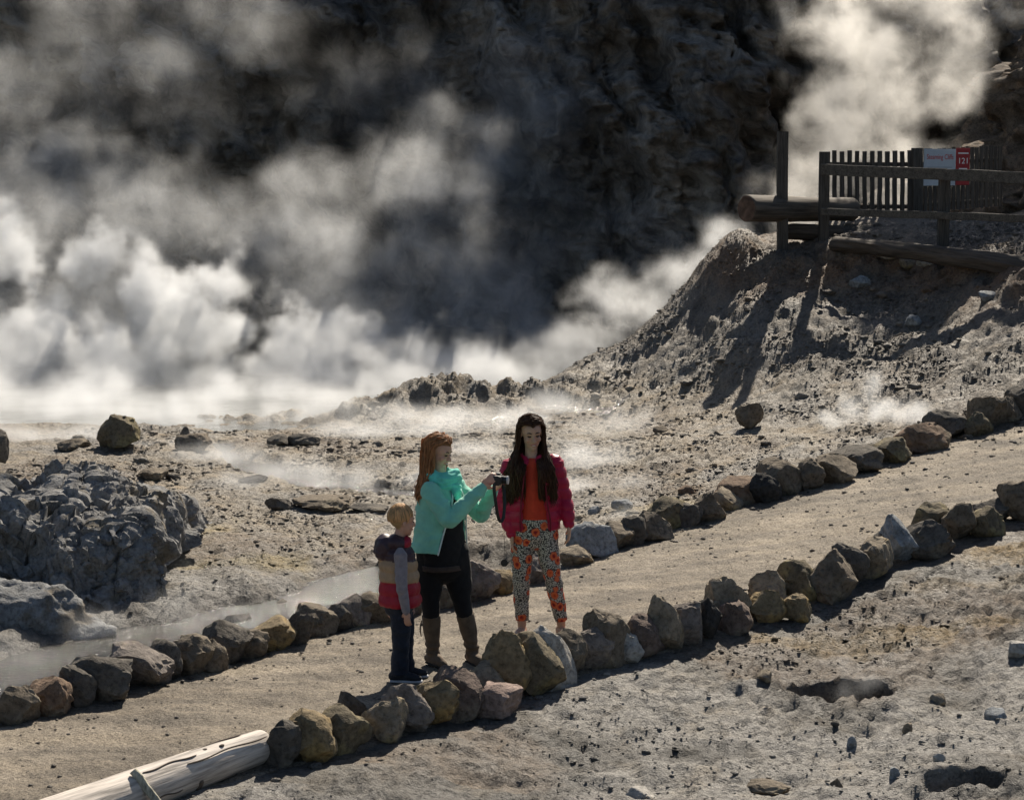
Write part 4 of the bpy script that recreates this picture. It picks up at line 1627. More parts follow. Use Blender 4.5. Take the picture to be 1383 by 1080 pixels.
# boots
SUEDE = cloth('brown_suede', (.135, .098, .066), .85, .25, 18, .4, .006, .1)
SOLE = simple('boot_sole', (.03, .026, .022), .8, .2)
for lg, toe in ((legL, np.array([.55, -.83, 0])), (legR, np.array([.42, -.90, 0]))):
    a = np.array(lg[4])
    k = np.array(lg[3])
    top = np.array(lg[2]) * .6 + k * .4
    prt = [tube([a * (1, 1, 0) + (0, 0, .05), a + (0, 0, .0), (a + k) / 2, k, top], [(.052, .056), .050, .056, .066, .071], 18, 5, (1, 0, 0), 0),
           tube([a * (1, 1, 0) - toe * .05 + (0, 0, .045), a * (1, 1, 0) + toe * .05 + (0, 0, .045), a * (1, 1, 0) + toe * .13 + (0, 0, .034), a * (1, 1, 0) + toe * .165 + (0, 0, .028)], [(.042, .045), (.044, .045), (.042, .033), (.03, .026)], 14, 4, (0, 0, 1), 3)]
    m = fuse(prt, .008, 2, 'boot')
    displace(m, lambda c: .006 * np.sin(c[:, 2] * 95 + 6 * c[:, 0] + 2 * fbm(c * 8, 2)) * (1 - sstep(.12, .24, c[:, 2])) * sstep(.05, .08, c[:, 2]) + .003 * fbm(c * 12, 3))
    bo = obj('boot', finish(m, SUEDE), wm)
    v, f = tube([a * (1, 1, 0) - toe * .055 + (0, 0, .008), a * (1, 1, 0) + toe * .06 + (0, 0, .008), a * (1, 1, 0) + toe * .175 + (0, 0, .008)], [(.012, .042), (.012, .045), (.012, .034)], 14, 4, (0, 0, 1), 2)
    obj('sole', mesh('sole', v, f, SOLE), bo)
    sd = -1 if lg is legL else 1
    pts = [top + (sd * .074, 0, -.05), top + (sd * .082, -.01, -.10), top + (sd * .076, -.012, -.16)]
    v, f = tube(pts, [.005, .006, .004], 6, 3, (0, 1, 0), 1)
    obj('lace', mesh('lace', v, f, SUEDE), bo)

# mint jacket hanging open
MINT = cloth('mint_fleece', (.22, .58, .45), .8, .10, 14, .25, .004, .25)
ang = 0.0
rings = [((-.078, 0, .875), (.238, .19)), ((-.072, 0, .94), (.23, .185)), ((-.065, 0, 1.03), (.215, .175)), ((-.06, 0, 1.15), (.205, .175)), ((-.06, 0, 1.27), (.198, .165)), ((-.06, 0, 1.36), (.175, .12)), ((-.065, 0, 1.41), (.10, .09))]
# hint = rt: angle 0 = her right, 90 deg = rt-rotated (cross(up, rt)) = forward
a0 = [math.radians(q) for q in (136, 134, 131, 125, 114, 104, 96)]
a1 = [math.radians(360 + q) for q in (40, 43, 48, 57, 68, 80, 86)]
jp = [shell(rings, a0, a1, .022, 60, 6, tuple(rt))]
for S0, E0, W0 in ((Rs, Re, Rw), (Ls, Le, Lw)):
    d = (W0 - E0) / np.linalg.norm(W0 - E0)
    jp.append(tube([S0 + (0, 0, .0), S0 * .5 + E0 * .5, E0, E0 * .5 + W0 * .5, W0 - d * .01], [.070, .068, .062, .056, .044], 16, 6, (0, 0, 1), 2))
m = fuse(jp, .008, 3, 'jacket')


def wj(c):
    n = fbm(c * np.array([7, 7, 13]) + 3, 3)
    return .010 * n + .006 * np.sin(c[:, 2] * 55 + 5 * fbm(c * 5, 2)) * np.clip(n + .3, 0, 1)


displace(m, wj)
obj('jacket', finish(m, MINT), wm)
zips(rings, a0, a1, rt, wm, 'jacket_zip', simple('mint_zip', (.62, .74, .70), .5, .1))
SCARF = cloth('aqua_scarf', (.13, .62, .50), .85, .18, 18, .4, .006, .3)
cs = np.array([-.06, 0, 1.405])
sp = []
for k, (rr0, zz, th, tl) in enumerate(((.105, -.02, .042, .2), (.112, .018, .040, .05), (.100, .046, .030, -.05))):
    pts = [cs + f2 * (math.cos(a) * rr0 + .025) + rt * math.sin(a) * rr0 + UP * (zz - tl * .12 * math.cos(a) + .012 * math.sin(3 * a + k)) for a in np.linspace(0, 2 * math.pi, 15)]
    sp.append(tube(pts, [(th, th * .8)] * 15, 12, 3, (0, 0, 1), 1))
sp.append(tube([cs + f2 * .12 + UP * -.01, cs + f2 * .155 + rt * .02 + UP * -.06, cs + f2 * .165 + rt * .015 + UP * -.13], [(.05, .04), (.052, .035), (.035, .02)], 12, 4, tuple(rt), 2))
m = fuse(sp, .008, 2, 'scarf')
displace(m, lambda c: .003 * np.sin(c[:, 2] * 150 + 8 * fbm(c * 6, 2)) + .003 * fbm(c * 10, 2))
obj('scarf', finish(m, SCARF), wm)


def hd(q):
    # hair falls behind the right shoulder
    out = []
    for a in q:
        a = np.array(a)
        if a[2] < 1.48:
            k = min(1, (1.48 - a[2]) / .16)
            b2 = a - f2 * (.03 * k) + rt * .02 * k
            rel = b2 - np.array([-.06, 0, b2[2]])
            d = math.hypot(rel[0], rel[1])
            if d < .185 * k:
                b2[:2] = np.array([-.06, 0]) + rel[:2] / (d + 1e-6) * .185 * k
            ff = (b2 - np.array([-.06, 0, 0])) @ f2
            if ff > .02:
                b2 -= f2 * (ff - .02) * min(1, k * 1.2)
            out.append(b2)
        else:
            out.append(a)
    return out


long_hair(hc, HRW, 1.02, wm, (.40, .215, .10),   .38, 900, 21, back=(0, .02), keep_face=.05, spread=.6, drop=hd)

# camera in her hands
CAMB = simple('camera_black', (.012, .012, .013), .45, .2, 40, .5)
SILV = simple('camera_silver', (.45, .45, .46), .3, .1, 40, .5)
cw = empty('camera', tuple(np.array(wm.location) + camC * .972))
cw.scale = (.972,) * 3
cw.rotation_euler = (0, 0, math.radians(-12))
tag(cw, 'small black camera with hanging strap held up by the woman', 'camera')


def rbox(c, h, bev=.006):
    bm = bmesh.new()
    bmesh.ops.create_cube(bm, size=1)
    bmesh.ops.scale(bm, vec=np.array(h) * 2, verts=bm.verts)
    bmesh.ops.bevel(bm, geom=list(bm.edges) + list(bm.verts), offset=bev, segments=2, affect='EDGES', profile=.7)
    v = np.array([q.co[:] for q in bm.verts]) + np.array(c)
    f = [tuple(a.index for a in q.verts) for q in bm.faces]
    bm.free()
    return v, f


v, f = join([rbox((0, 0, 0), (.022, .060, .036)), rbox((.002, 0, .040), (.018, .022, .012), .005), rbox((.012, -.045, .0), (.024, .016, .032))])
obj('camera_body', mesh('camera_body', v, f, CAMB, True, 35), cw)
v, f = tube([(.02, .005, -.002), (.045, .005, -.002), (.046, .005, -.002), (.078, .005, -.002)], [.032, .032, .029, .029], 24, 2, (0, 0, 1), 0)
ob = obj('lens', mesh('lens', v, f, CAMB, True, 35), cw)
v, f = tube([(.070, .005, -.002), (.080, .005, -.002)], [.031, .031], 24, 2, (0, 0, 1), 0)
obj('lens_ring', mesh('lens_ring', v, f, SILV, True, 35), ob)
pts = [(-.01, -.058, .02), (-.012, -.066, -.06), (.0, -.062, -.17), (.012, -.05, -.26), (.028, -.035, -.305), (.045, -.015, -.28), (.05, .01, -.18), (.035, .04, -.08), (.0, .062, .015)]
v, f = tube(pts, [(.0025, .012)] * 9, 8, 6, (0, 1, 0), 1)
obj('strap', mesh('strap', v, f, CAMB), cw)
v, f = tube([(.06, .005, -.03), (.055, .0, -.3), (.05, .0, -.595)], [.0014] * 3, 5, 4, (1, 0, 0), 1)
lc = obj('tether', mesh('tether', v, f, CAMB), cw)
v, f = tube([(.05, -.004, -.62), (.05, .004, -.62)], [.027, .027], 20, 2, (1, 0, 0), 0)
obj('lens_cap', mesh('lens_cap', v, f, CAMB, True, 35), cw)

# ---- teenage girl ---------------------------------------------------------------
gl = person(730, 864, 'girl in crimson puffer jacket and floral trousers smiling', .965)
hc = np.array([-.075, 0, 1.615])
HRG = basis(math.radians(10), math.radians(12), math.radians(-3))
SG = 1.06
skinG = (.52, .31, .22)
Rs, Ls = np.array([-.235, 0, 1.345]), np.array([.10, .02, 1.375])
Re, Rw = np.array([-.285, .0, 1.07]), np.array([-.225, -.06, .83])
Le, Lw = np.array([.175, .05, 1.11]), np.array([.222, -.03, .90])
legL = [(-.135, 0, .90), (-.145, -.01, .66), (-.15, -.02, .47), (-.15, .01, .28), (-.147, .02, .08)]
legR = [(.03, 0, .90), (.06, -.01, .68), (.095, -.02, .48), (.135, .01, .28), (.165, .02, .08)]
bp = head_parts(hc, HRG, SG)
bp += [tube([hc + (0, .01, -.07), (-.075, .015, 1.46), (-.07, .02, 1.37)], [.05, .05, .065], 14, 4, (1, 0, 0), 2),
       tube([(-.06, 0, .82), (-.06, 0, .95), (-.062, 0, 1.1), (-.066, 0, 1.25), (-.07, 0, 1.38)], [(.155, .105), (.145, .10), (.13, .095), (.15, .105), (.12, .065)], 24, 5, (1, 0, 0), 3)]
for S0, E0, W0 in ((Rs, Re, Rw), (Ls, Le, Lw)):
    bp.append(tube([S0, (S0 + E0) / 2, E0, (E0 + W0) / 2, W0], [.044, .04, .034, .032, .024], 12, 4, (0, 1, 0), 2))
for lg in (legL, legR):
    bp.append(tube(lg, [.08, .068, .05, .047, .034], 14, 4, (1, 0, 0), 2))
for lg, toe in ((legL, np.array([-.25, -.97, 0])), (legR, np.array([.45, -.89, 0]))):
    a = np.array(lg[4])
    bp.append(tube([a + (0, .02, -.02), a * (1, 1, 0) - toe * .03 + (0, 0, .035), a * (1, 1, 0) + toe * .07 + (0, 0, .04), a * (1, 1, 0) + toe * .16 + (0, 0, .022)], [.034, (.034, .036), (.04, .032), (.038, .018)], 12, 4, (1, 0, 0), 2))
    sdv = np.cross(toe, UP)
    for k in range(5):
        q = a * (1, 1, 0) + toe * (.165 - .010 * abs(k - 1)) + sdv * (.028 - .014 * k)
        bp.append(tube([q + (0, 0, .018), q + toe * .03 + (0, 0, .013)], [.0085, .0075], 8, 3, (0, 0, 1), 2))
bp += hand_parts(Rw, (.02, -.12, -1), (.9, .1, 0), .95, .35, -1)
bp += hand_parts(Lw, (.0, -.10, -1), (-.9, .2, 0), .95, .35, 1)
m = fuse(bp, .0065, 2, 'body')
P = coords(m)
col = np.tile(np.array(skinG), (len(P), 1))
col = head_colour(P, hc, HRG, SG, col, skinG, (.36, .09, .09), (.04, .02, .012))
obj('body', finish(m, SKIN, col), gl)
eyes(hc, HRG, SG, gl)
mouth(hc, HRG, SG, gl)
SANDAL = simple('sandal_leather', (.05, .03, .022), .7, .2)
for lg, toe in ((legL, np.array([-.25, -.97, 0])), (legR, np.array([.45, -.89, 0]))):
    a = np.array(lg[4]) * (1, 1, 0)
    v, f = tube([a - toe * .055 + (0, 0, .0), a + toe * .06, a + toe * .20], [(.010, .042), (.010, .046), (.010, .034)], 14, 4, (0, 0, 1), 2)
    obj('sandal', mesh('sandal', v, f, SANDAL), gl)

# floral trousers
t = NT('floral_print')
vor = t.n('ShaderNodeTexVoronoi')
vor.inputs['Scale'].default_value = 12
t.l(t.coord(), vor.inputs['Vector'])
dist = vor.outputs['Distance']
n_pet = t.noise(55, 3)
dd = t.math('ADD', dist, t.math('MULTIPLY', t.math('SUBTRACT', n_pet, .5), .30))
flower = t.ramp(dd, [(.14, (.25, .02, .02)), (.22, (.62, .10, .03)), (.34, (.66, .17, .07)), (.40, (.36, .04, .03))])
mask = t.ramp(dd, [(.41, (1, 1, 1)), (.44, (0, 0, 0))])
sepc = t.n('ShaderNodeSeparateColor')
t.l(vor.outputs['Color'], sepc.inputs[0])
keep = t.math('GREATER_THAN', sepc.outputs[0], .12)
mask2 = t.math('MULTIPLY', mask, keep)
v2 = t.n('ShaderNodeTexVoronoi')
v2.inputs['Scale'].default_value = 105
t.l(t.coord(), v2.inputs['Vector'])
dots = t.ramp(v2.outputs['Distance'], [(.44, (.50, .46, .40)), (.58, (.05, .045, .045))])
colr = t.mix(mask2, dots, flower)
FLORAL = t.done(colr, .8, .25, t.bump(t.noise(30, 3), .2, .004))
lp = [tube([np.array(p) for p in lg[:4]] + [np.array(lg[4]) + (0, 0, .045)], [(.105, .108), (.088, .09), (.07, .074), (.062, .066), (.052, .054)], 18, 5, (1, 0, 0), 0) for lg in (legL, legR)]
lp.append(tube([(-.055, 0, .80), (-.058, 0, .90), (-.06, 0, 1.0)], [(.165, .115), (.172, .122), (.15, .11)], 24, 5, (1, 0, 0), 2))
m = fuse(lp, .008, 2, 'trousers')
displace(m, lambda c: .007 * fbm(c * np.array([8, 8, 16]) + 5, 3) + .004 * np.sin(c[:, 2] * 70 + 9 * c[:, 0]) * np.clip(fbm(c * 4, 2), 0, 1))
obj('trousers', finish(m, FLORAL), gl)
ORANGE = cloth('red_orange_top', (.50, .045, .02), .8, .12, 20, .3, .004)
m = fuse([tube([(-.062, -.005, .945), (-.062, -.005, 1.05), (-.066, -.005, 1.2), (-.07, 0, 1.36), (-.07, .005, 1.42)], [(.158, .12), (.15, .115), (.155, .12), (.12, .085), (.065, .055)], 24, 5, (1, 0, 0), 0)], .009, 2, 'top')
displace(m, lambda c: .008 * fbm(c * np.array([12, 6, 3]), 3))
obj('top', finish(m, ORANGE), gl)
CRIMSON = cloth('crimson_nylon', (.36, .008, .045), .42, .10, 12, .2, .003, .1)
rings = [((-.065, .01, .86), (.215, .145)), ((-.065, .01, .95), (.222, .155)), ((-.067, .01, 1.10), (.215, .155)), ((-.068, .01, 1.24), (.215, .155)), ((-.068, .01, 1.35), (.19, .125)), ((-.07, .015, 1.42), (.10, .085))]
a0 = [math.radians(q) for q in (-52, -54, -60, -64, -70, -78)]
a1 = [math.radians(180 + q) for q in (66, 66, 68, 72, 74, 78)]
jp = [shell(rings, a0, a1, .032, 64, 6, (1, 0, 0))]
for S0, E0, W0 in ((Rs, Re, Rw), (Ls, Le, Lw)):
    d = (W0 - E0) / np.linalg.norm(W0 - E0)
    jp.append(tube([S0 + (0, 0, .0), S0 * .5 + E0 * .5, E0, E0 * .5 + W0 * .5, W0 - d * .015], [.078, .075, .068, .062, .046], 16, 6, (0, 1, 0), 2))
jp.append(tube([np.array((-.07, .02, 1.43)) + np.array((math.cos(a) * .082, math.sin(a) * .07, .01 - .02 * math.sin(-a))) for a in np.linspace(-.9, math.pi + .9, 14)], [.02] * 14, 10, 3, (0, 0, 1), 2))
m = fuse(jp, .008, 2, 'jacket')
displace(m, lambda c: .013 * (np.abs(np.sin(math.pi * (c[:, 2] + .035 * np.abs(c[:, 0] + .065)) / .085)) ** .6 - .5) * (c[:, 2] < 1.40) + .004 * fbm(c * 10, 3))
obj('jacket', finish(m, CRIMSON), gl)

zips(rings, a0, a1, (1, 0, 0), gl, 'jacket_zip', simple('crimson_zip', (.16, .004, .02), .4, .1), .012)


def hg(q):
    out = []
    sg = 1 if q[2][0] > hc[0] else -1
    for a in q:
        a = np.array(a)
        if a[2] < 1.50:
            k = min(1, (1.50 - a[2]) / .14)
            # in front of the shoulders and chest
            a[0] = -.07 + (a[0] + .07) * (1 + .38 * k)
            dx = a[0] + .07
            yf = -.135 - .01 * k + .55 * max(0, abs(dx) - .10)
            a[1] = a[1] * (1 - k) + (yf - .02 * math.sin(40 * dx)) * k
            if dx * sg < .05 * k:
                a[0] = -.07 + sg * (.05 * k + .3 * abs(dx))
        out.append(a)
    return out


long_hair(hc, HRG, SG * 1.02, gl, (.080, .038, .021), .52, 950, 31, back=(0, .0), keep_face=.045, spread=1.0, wave=.024, drop=hg)

# ---- boy ------------------------------------------------------------------------
by = person(545, 921, 'small blond boy in hooded red and tan vest seen from behind', .955)
hc = np.array([-.005, 0, 1.185])
HRB = basis(math.radians(118), math.radians(4))
SB = .93
skinB = (.55, .32, .23)
fB = np.array([.86, .50, 0])
rB = np.array([.50, -.86, 0])
Rs, Ls = np.array([-.01, -.12, .965]), np.array([-.08, .13, .965])
Re, Rw = np.array([.00, -.165, .745]), np.array([.032, -.15, .545])
Le, Lw = np.array([-.02, .19, .745]), np.array([.04, .19, .56])
legN = [(-.015, -.05, .58), (-.015, -.055, .42), (-.015, -.06, .30), (-.02, -.06, .18), (-.025, -.06, .07)]
legF = [(-.04, .06, .58), (.005, .06, .42), (.012, .06, .30), (.01, .06, .18), (.012, .06, .07)]
bp = head_parts(hc, HRB, SB)
bp += [tube([hc + (0, 0, -.06), (-.03, 0, 1.06), (-.04, 0, .98)], [.042, .043, .055], 14, 4, (1, 0, 0), 2),
       tube([(-.035, 0, .52), (-.04, 0, .68), (-.045, 0, .84), (-.045, 0, .97)], [(.11, .085), (.11, .085), (.115, .085), (.09, .06)], 20, 5, tuple(rB), 3)]
for S0, E0, W0 in ((Rs, Re, Rw), (Ls, Le, Lw)):
    bp.append(tube([S0, (S0 + E0) / 2, E0, (E0 + W0) / 2, W0], [.034, .03, .026, .024, .019], 12, 4, (0, 1, 0), 2))
for lg in (legN, legF):
    bp.append(tube(lg, [.06, .052, .042, .038, .03], 14, 4, (1, 0, 0), 2))
bp += hand_parts(Rw, (.12, -.02, -1), (.3, .9, 0), .72, .4, -1)
bp += hand_parts(Lw, (.12, .02, -1), (.3, -.9, 0), .72, .4, 1)
m = fuse(bp, .006, 2, 'body')
P = coords(m)
col = np.tile(np.array(skinB), (len(P), 1))
col = head_colour(P, hc, HRB, SB, col, skinB, (.45, .16, .14), (.40, .28, .14))
obj('body', finish(m, SKIN, col), by)
eyes(hc, HRB, SB, by)
# short blond hair swept forward from the crown
r = np.random.default_rng(8)
paths, rad, cols = [], [], []
for i in range(900):
    th = r.uniform(0, 2 * math.pi)
    fr = math.cos(th)                       # 1 = towards the face
    p = []
    ext = (1.15 + .15 * r.uniform()) if fr > .55 else (1.60 + .35 * r.uniform() if fr < -.2 else 1.15 + .38 * r.uniform())
    st = r.uniform(0.0, .75)
    th += r.normal() * .2
    for k in range(6):
        a = st + (ext - st) * k / 5
        rr = 1 + .06 * r.uniform()
        d = np.array([math.sin(th + .25 * a) * math.sin(a) * .084, -math.cos(th + .25 * a) * math.sin(a) * .105 + .016, .038 + math.cos(a) * .10 * rr])
        p.append((d * SB) @ HRB.T + hc)
    w = r.uniform(.0032, .0055)
    paths.append(p)
    rad.append([w, w, w, w, w * .9, w * .4])
    cols.append(np.array([*(np.array((.66, .46, .24)) * r.uniform(.65, 1.3)), 1]))
strands(paths, rad, cols, HAIR, 'hair', by)
DENIM = cloth('dark_denim', (.018, .022, .034), .85, .3, 22, .4, .004)
lp = [tube([np.array(p) for p in lg[:4]] + [np.array(lg[4]) + (0, 0, -.02)], [(.088, .08), (.076, .07), (.066, .062), (.064, .06), (.066, .066)], 16, 5, (1, 0, 0), 0) for lg in (legN, legF)]
lp.append(ell((-.03, 0, .56), (.115, .125, .10)))
m = fuse(lp, .008, 2, 'trousers')
displace(m, lambda c: .008 * fbm(c * np.array([10, 10, 20]) + 2, 3))
obj('trousers', finish(m, DENIM), by)
SLEEVE = cloth('grey_sleeve', (.24, .22, .24), .9, .15, 30, .4, .004)
for S0, E0, W0 in ((Rs, Re, Rw), (Ls, Le, Lw)):
    m = fuse([tube([S0, S0 * .5 + E0 * .5, E0, E0 * .5 + W0 * .5, W0], [.052, .048, .043, .038, .031], 14, 5, (0, 1, 0), 1)], .007, 2, 'sleeve')
    displace(m, lambda c: .005 * np.sin(c[:, 2] * 80 + 6 * fbm(c * 6, 2)) * np.clip(fbm(c * 5, 2) + .2, 0, 1) + .003 * fbm(c * 14, 2))
    obj('sleeve', finish(m, SLEEVE), by)
VEST = cloth_attr('vest_nylon', .5, .35)
vp = [tube([(-.02, 0, .555), (-.02, 0, .60), (-.025, 0, .72), (-.035, 0, .85), (-.04, 0, .95), (-.04, 0, 1.02)], [(.140, .150), (.148, .155), (.145, .148), (.138, .140), (.128, .122), (.075, .075)], 30, 5, tuple(rB), 0)]
vp += [ell(tuple(np.array([-.125, -.01, 1.005]) + (0, 0, 0)), (.075, .10, .085)), ell((-.05, -.02, 1.035), (.095, .10, .05)), ell((-.14, -.01, .96), (.065, .09, .08)), ell((.015, -.01, 1.03), (.05, .08, .045))]
m = fuse(vp, .008, 2, 'vest')
displace(m, lambda c: .012 * (np.abs(np.sin(math.pi * (c[:, 2] - .56) / .088)) ** .7 - .5) * (c[:, 2] < .94) + .006 * fbm(c * 14, 3) + .008 * ridged(c * 9, 2) * (c[:, 2] > .95))
P = coords(m)
zz = P[:, 2] + .012 * fbm(P * 3, 2)
col = np.where((zz > .905)[:, None], np.array([.050, .030, .040]), np.where((zz > .745)[:, None], np.array([.36, .245, .145]), np.array([.33, .010, .030])))
inner = (P[:, 2] > 1.005) & (P[:, 0] > .02)
col = np.where(inner[:, None], np.array([.33, .012, .035]), col)
obj('vest', finish(m, VEST, col), by)
SHOE = simple('shoe_canvas', (.025, .028, .035), .8, .3, 30)
RUB = simple('shoe_rubber', (.45, .46, .48), .6, .1)
for lg in (legN, legF):
    a = np.array(lg[4]) * (1, 1, 0)
    toe = np.array([.93, -.12, 0]) if lg is legN else np.array([.97, .12, 0])
    toe = toe / np.linalg.norm(toe)
    m = fuse([tube([a - toe * .045 + (0, 0, .04), a + toe * .03 + (0, 0, .045), a + toe * .10 + (0, 0, .034), a + toe * .145 + (0, 0, .028)], [(.04, .040), (.04, .042), (.03, .040), (.022, .030)], 14, 4, (0, 0, 1), 3)], .006, 2, 'shoe')
    so = obj('shoe', finish(m, SHOE), by)
    v, f = tube([a - toe * .06 + (0, 0, .005), a + toe * .05 + (0, 0, .005), a + toe * .16 + (0, 0, .005)], [(.014, .042), (.014, .045), (.014, .032)], 14, 4, (0, 0, 1), 2)
    obj('sole', mesh('sole', v, f, RUB), so)

# ------------------------------------------------------------------ loose gravel and clods
def scatter(name, n, xr, yr, size, accept, label, seed, colour, flat=.42, sub=1, mat=None, lift=0.0):
    r = np.random.default_rng(seed)
    x = r.uniform(*xr, n * 4)
    # denser near the camera, as seen on the ground
    y = yr[0] + (yr[1] - yr[0]) * r.uniform(size=n * 4)
    k = accept(x, y) > r.uniform(size=n * 4)
    x, y = x[k][:n], y[k][:n]
    n = len(x)
    z = terrain(x, y) + lift
    s = size[0] * np.exp(r.normal(size=n) * size[1])
    s = np.minimum(s, size[0] * 3.2) * np.clip(y / 19, .55, 1.3)
    v, f = ICO[sub]
    nv = len(v)
    V = np.repeat(v[None], n, 0) * (1 + .5 * (r.uniform(size=(n, nv, 1)) - .5))
    V = V * np.stack([np.ones(n), r.uniform(.6, 1, n), r.uniform(flat * .6, flat * 1.2, n)], -1)[:, None]
    a = r.uniform(0, 6.28, n)
    c, sn = np.cos(a)[:, None], np.sin(a)[:, None]
    V = np.stack([V[..., 0] * c - V[..., 1] * sn, V[..., 0] * sn + V[..., 1] * c, V[..., 2]], -1) * s[:, None, None]
    V = V + np.stack([x, y, z + s * .12], -1)[:, None]
    F = (f[None] + (np.arange(n) * nv)[:, None, None]).reshape(-1, 3)
    m = mesh(name, V.reshape(-1, 3), F, mat or MAT_GROUND, False)
    col = colour(x, y, z, r)
    set_col(m, np.repeat(col, nv, 0))
    return tag(obj(name, m), label, 'gravel', kind='stuff')


def acc_ground(x, y):
    ins, dn, df = in_path(x, y)
    ds, _ = seg_dist(x, y, STREAM)
    d = np.clip(.35 + 1.1 * fbm(xyz(x * .7, y * .7, 33), 3), .03, 1)
    b = base_h(x, y)
    d = d * (1 + .8 * sstep(.3, 1, b))
    view = np.abs(x) < y * .265 + .3
    return np.where(ins | (ds < .35) | (b < -.13) | ~view, 0, d)


def acc_path(x, y):
    ins, dn, df = in_path(x, y)
    e = np.minimum(dn, df)
    return np.where(ins, .14 + .86 * np.exp(-e / .2), 0)


def col_ground(x, y, z, r):
    return ground_colour(x, y, z) * r.uniform(.75, 1.4, (len(x), 1))


scatter('gravel', 50000, (-6, 9), (10, 33), (.0095, .55), acc_ground, 'small loose stones littering the open ground', 41, col_ground)
scatter('clods', 1100, (-6, 9), (10.5, 33), (.028, .5), acc_ground, 'crusty clods strewn over the slopes and flats', 42, col_ground, .5, 2)
scatter('path_pebbles', 9500, (-4.5, 7.5), (10, 25), (.0105, .6), acc_path, 'dark little pebbles on the sandy path', 43, lambda x, y, z, r: np.array([[.16, .14, .12]]) * r.uniform(.5, 1.5, (len(x), 1)), lift=.016)


# ------------------------------------------------------------------ trees on the bank right of the view, whose shade lies on the slope
LEAF = simple('leaf_green', (.06, .085, .035), .6, .4, 3)
BARK = m_wood('tree_bark', (.10, .08, .06), 'Z')


def tree(base, centre, rad, label, seed):
    r = np.random.default_rng(seed)
    base, centre = np.array(base, float), np.array(centre, float)
    e = empty('tree', tuple(base))
    tag(e, label, 'tree', 'trees on the bank right of the view')
    c = centre - base
    parts = [tube([(0, 0, -.4), (.1, 0, c[2] * .35), c * (.35, .35, .65), c * (.8, .8, .92)], [.22, .17, .13, .05], 10, 5, (1, 0, 0), 1)]
    tips = []
    for k in range(16):
        d = r.normal(size=3) * np.array([1, 1, .6])
        d /= np.linalg.norm(d)
        tip = c + d * rad * r.uniform(.45, .9)
        st = c * (.5, .5, .72) * r.uniform(.9, 1.15)
        parts.append(tube([st, (st + tip) / 2 + (0, 0, .2), tip], [.05, .035, .012], 6, 4, (0, 0, 1), 1))
        tips.append(tip)
    v, f = join(parts)
    obj('trunk', mesh('trunk', v, f, BARK), e)
    n = 7000
    tip = np.array(tips)[r.integers(0, len(tips), n)]
    ctr = tip + r.normal(size=(n, 3)) * rad * .17
    a = r.normal(size=(n, 3))
    a /= np.linalg.norm(a, axis=1)[:, None]
    b = np.cross(a, r.normal(size=(n, 3)))
    b /= np.linalg.norm(b, axis=1)[:, None]
    s = r.uniform(.07, .13, (n, 1))
    V = np.stack([ctr - a * s, ctr + b * s * .5, ctr + a * s, ctr - b * s * .5], 1).reshape(-1, 3)
    F = np.arange(4 * n).reshape(n, 4)
    cr = obj('crown', mesh('crown', V, F, LEAF, False), e)
    cr['kind'] = 'stuff'


tree((11.3, 37.6, tz(11.3, 37.6)), (9.3, 38.3, 9.6), 2.0, 'leafy tree overhanging the platform from beyond the right edge', 5)
tree((11.6, 35.6, tz(11.6, 35.6)), (10.6, 35.8, 9.3), 2.0, 'bushy tree nearer the viewer beyond the right edge', 6)

# ------------------------------------------------------------------ steam: fog grids filled by fields
def steam_material(name, density, aniso=.35, colour=(.945, .965, .99), detail=None):
    m = bpy.data.materials.new(name)
    m.use_nodes = True
    t = m.node_tree
    t.nodes.clear()
    pv = t.nodes.new('ShaderNodeVolumePrincipled')
    pv.inputs['Color'].default_value = (*colour, 1)
    pv.inputs['Density'].default_value = density
    pv.inputs['Anisotropy'].default_value = aniso
    if detail:
        tc = t.nodes.new('ShaderNodeTexCoord')
        nz = t.nodes.new('ShaderNodeTexNoise')
        nz.inputs['Scale'].default_value = detail
        nz.inputs['Detail'].default_value = 3
        nz.inputs['Roughness'].default_value = .6
        mr = t.nodes.new('ShaderNodeMapRange')
        mr.inputs[1].default_value = .36
        mr.inputs[2].default_value = .62
        mr.inputs[3].default_value = .25 * density
        mr.inputs[4].default_value = 1.7 * density
        t.links.new(tc.outputs['Object'], nz.inputs['Vector'])
        t.links.new(nz.outputs[0], mr.inputs[0])
        t.links.new(mr.outputs[0], pv.inputs['Density'])
    out = t.nodes.new('ShaderNodeOutputMaterial')
    t.links.new(pv.outputs[0], out.inputs['Volume'])
    return m


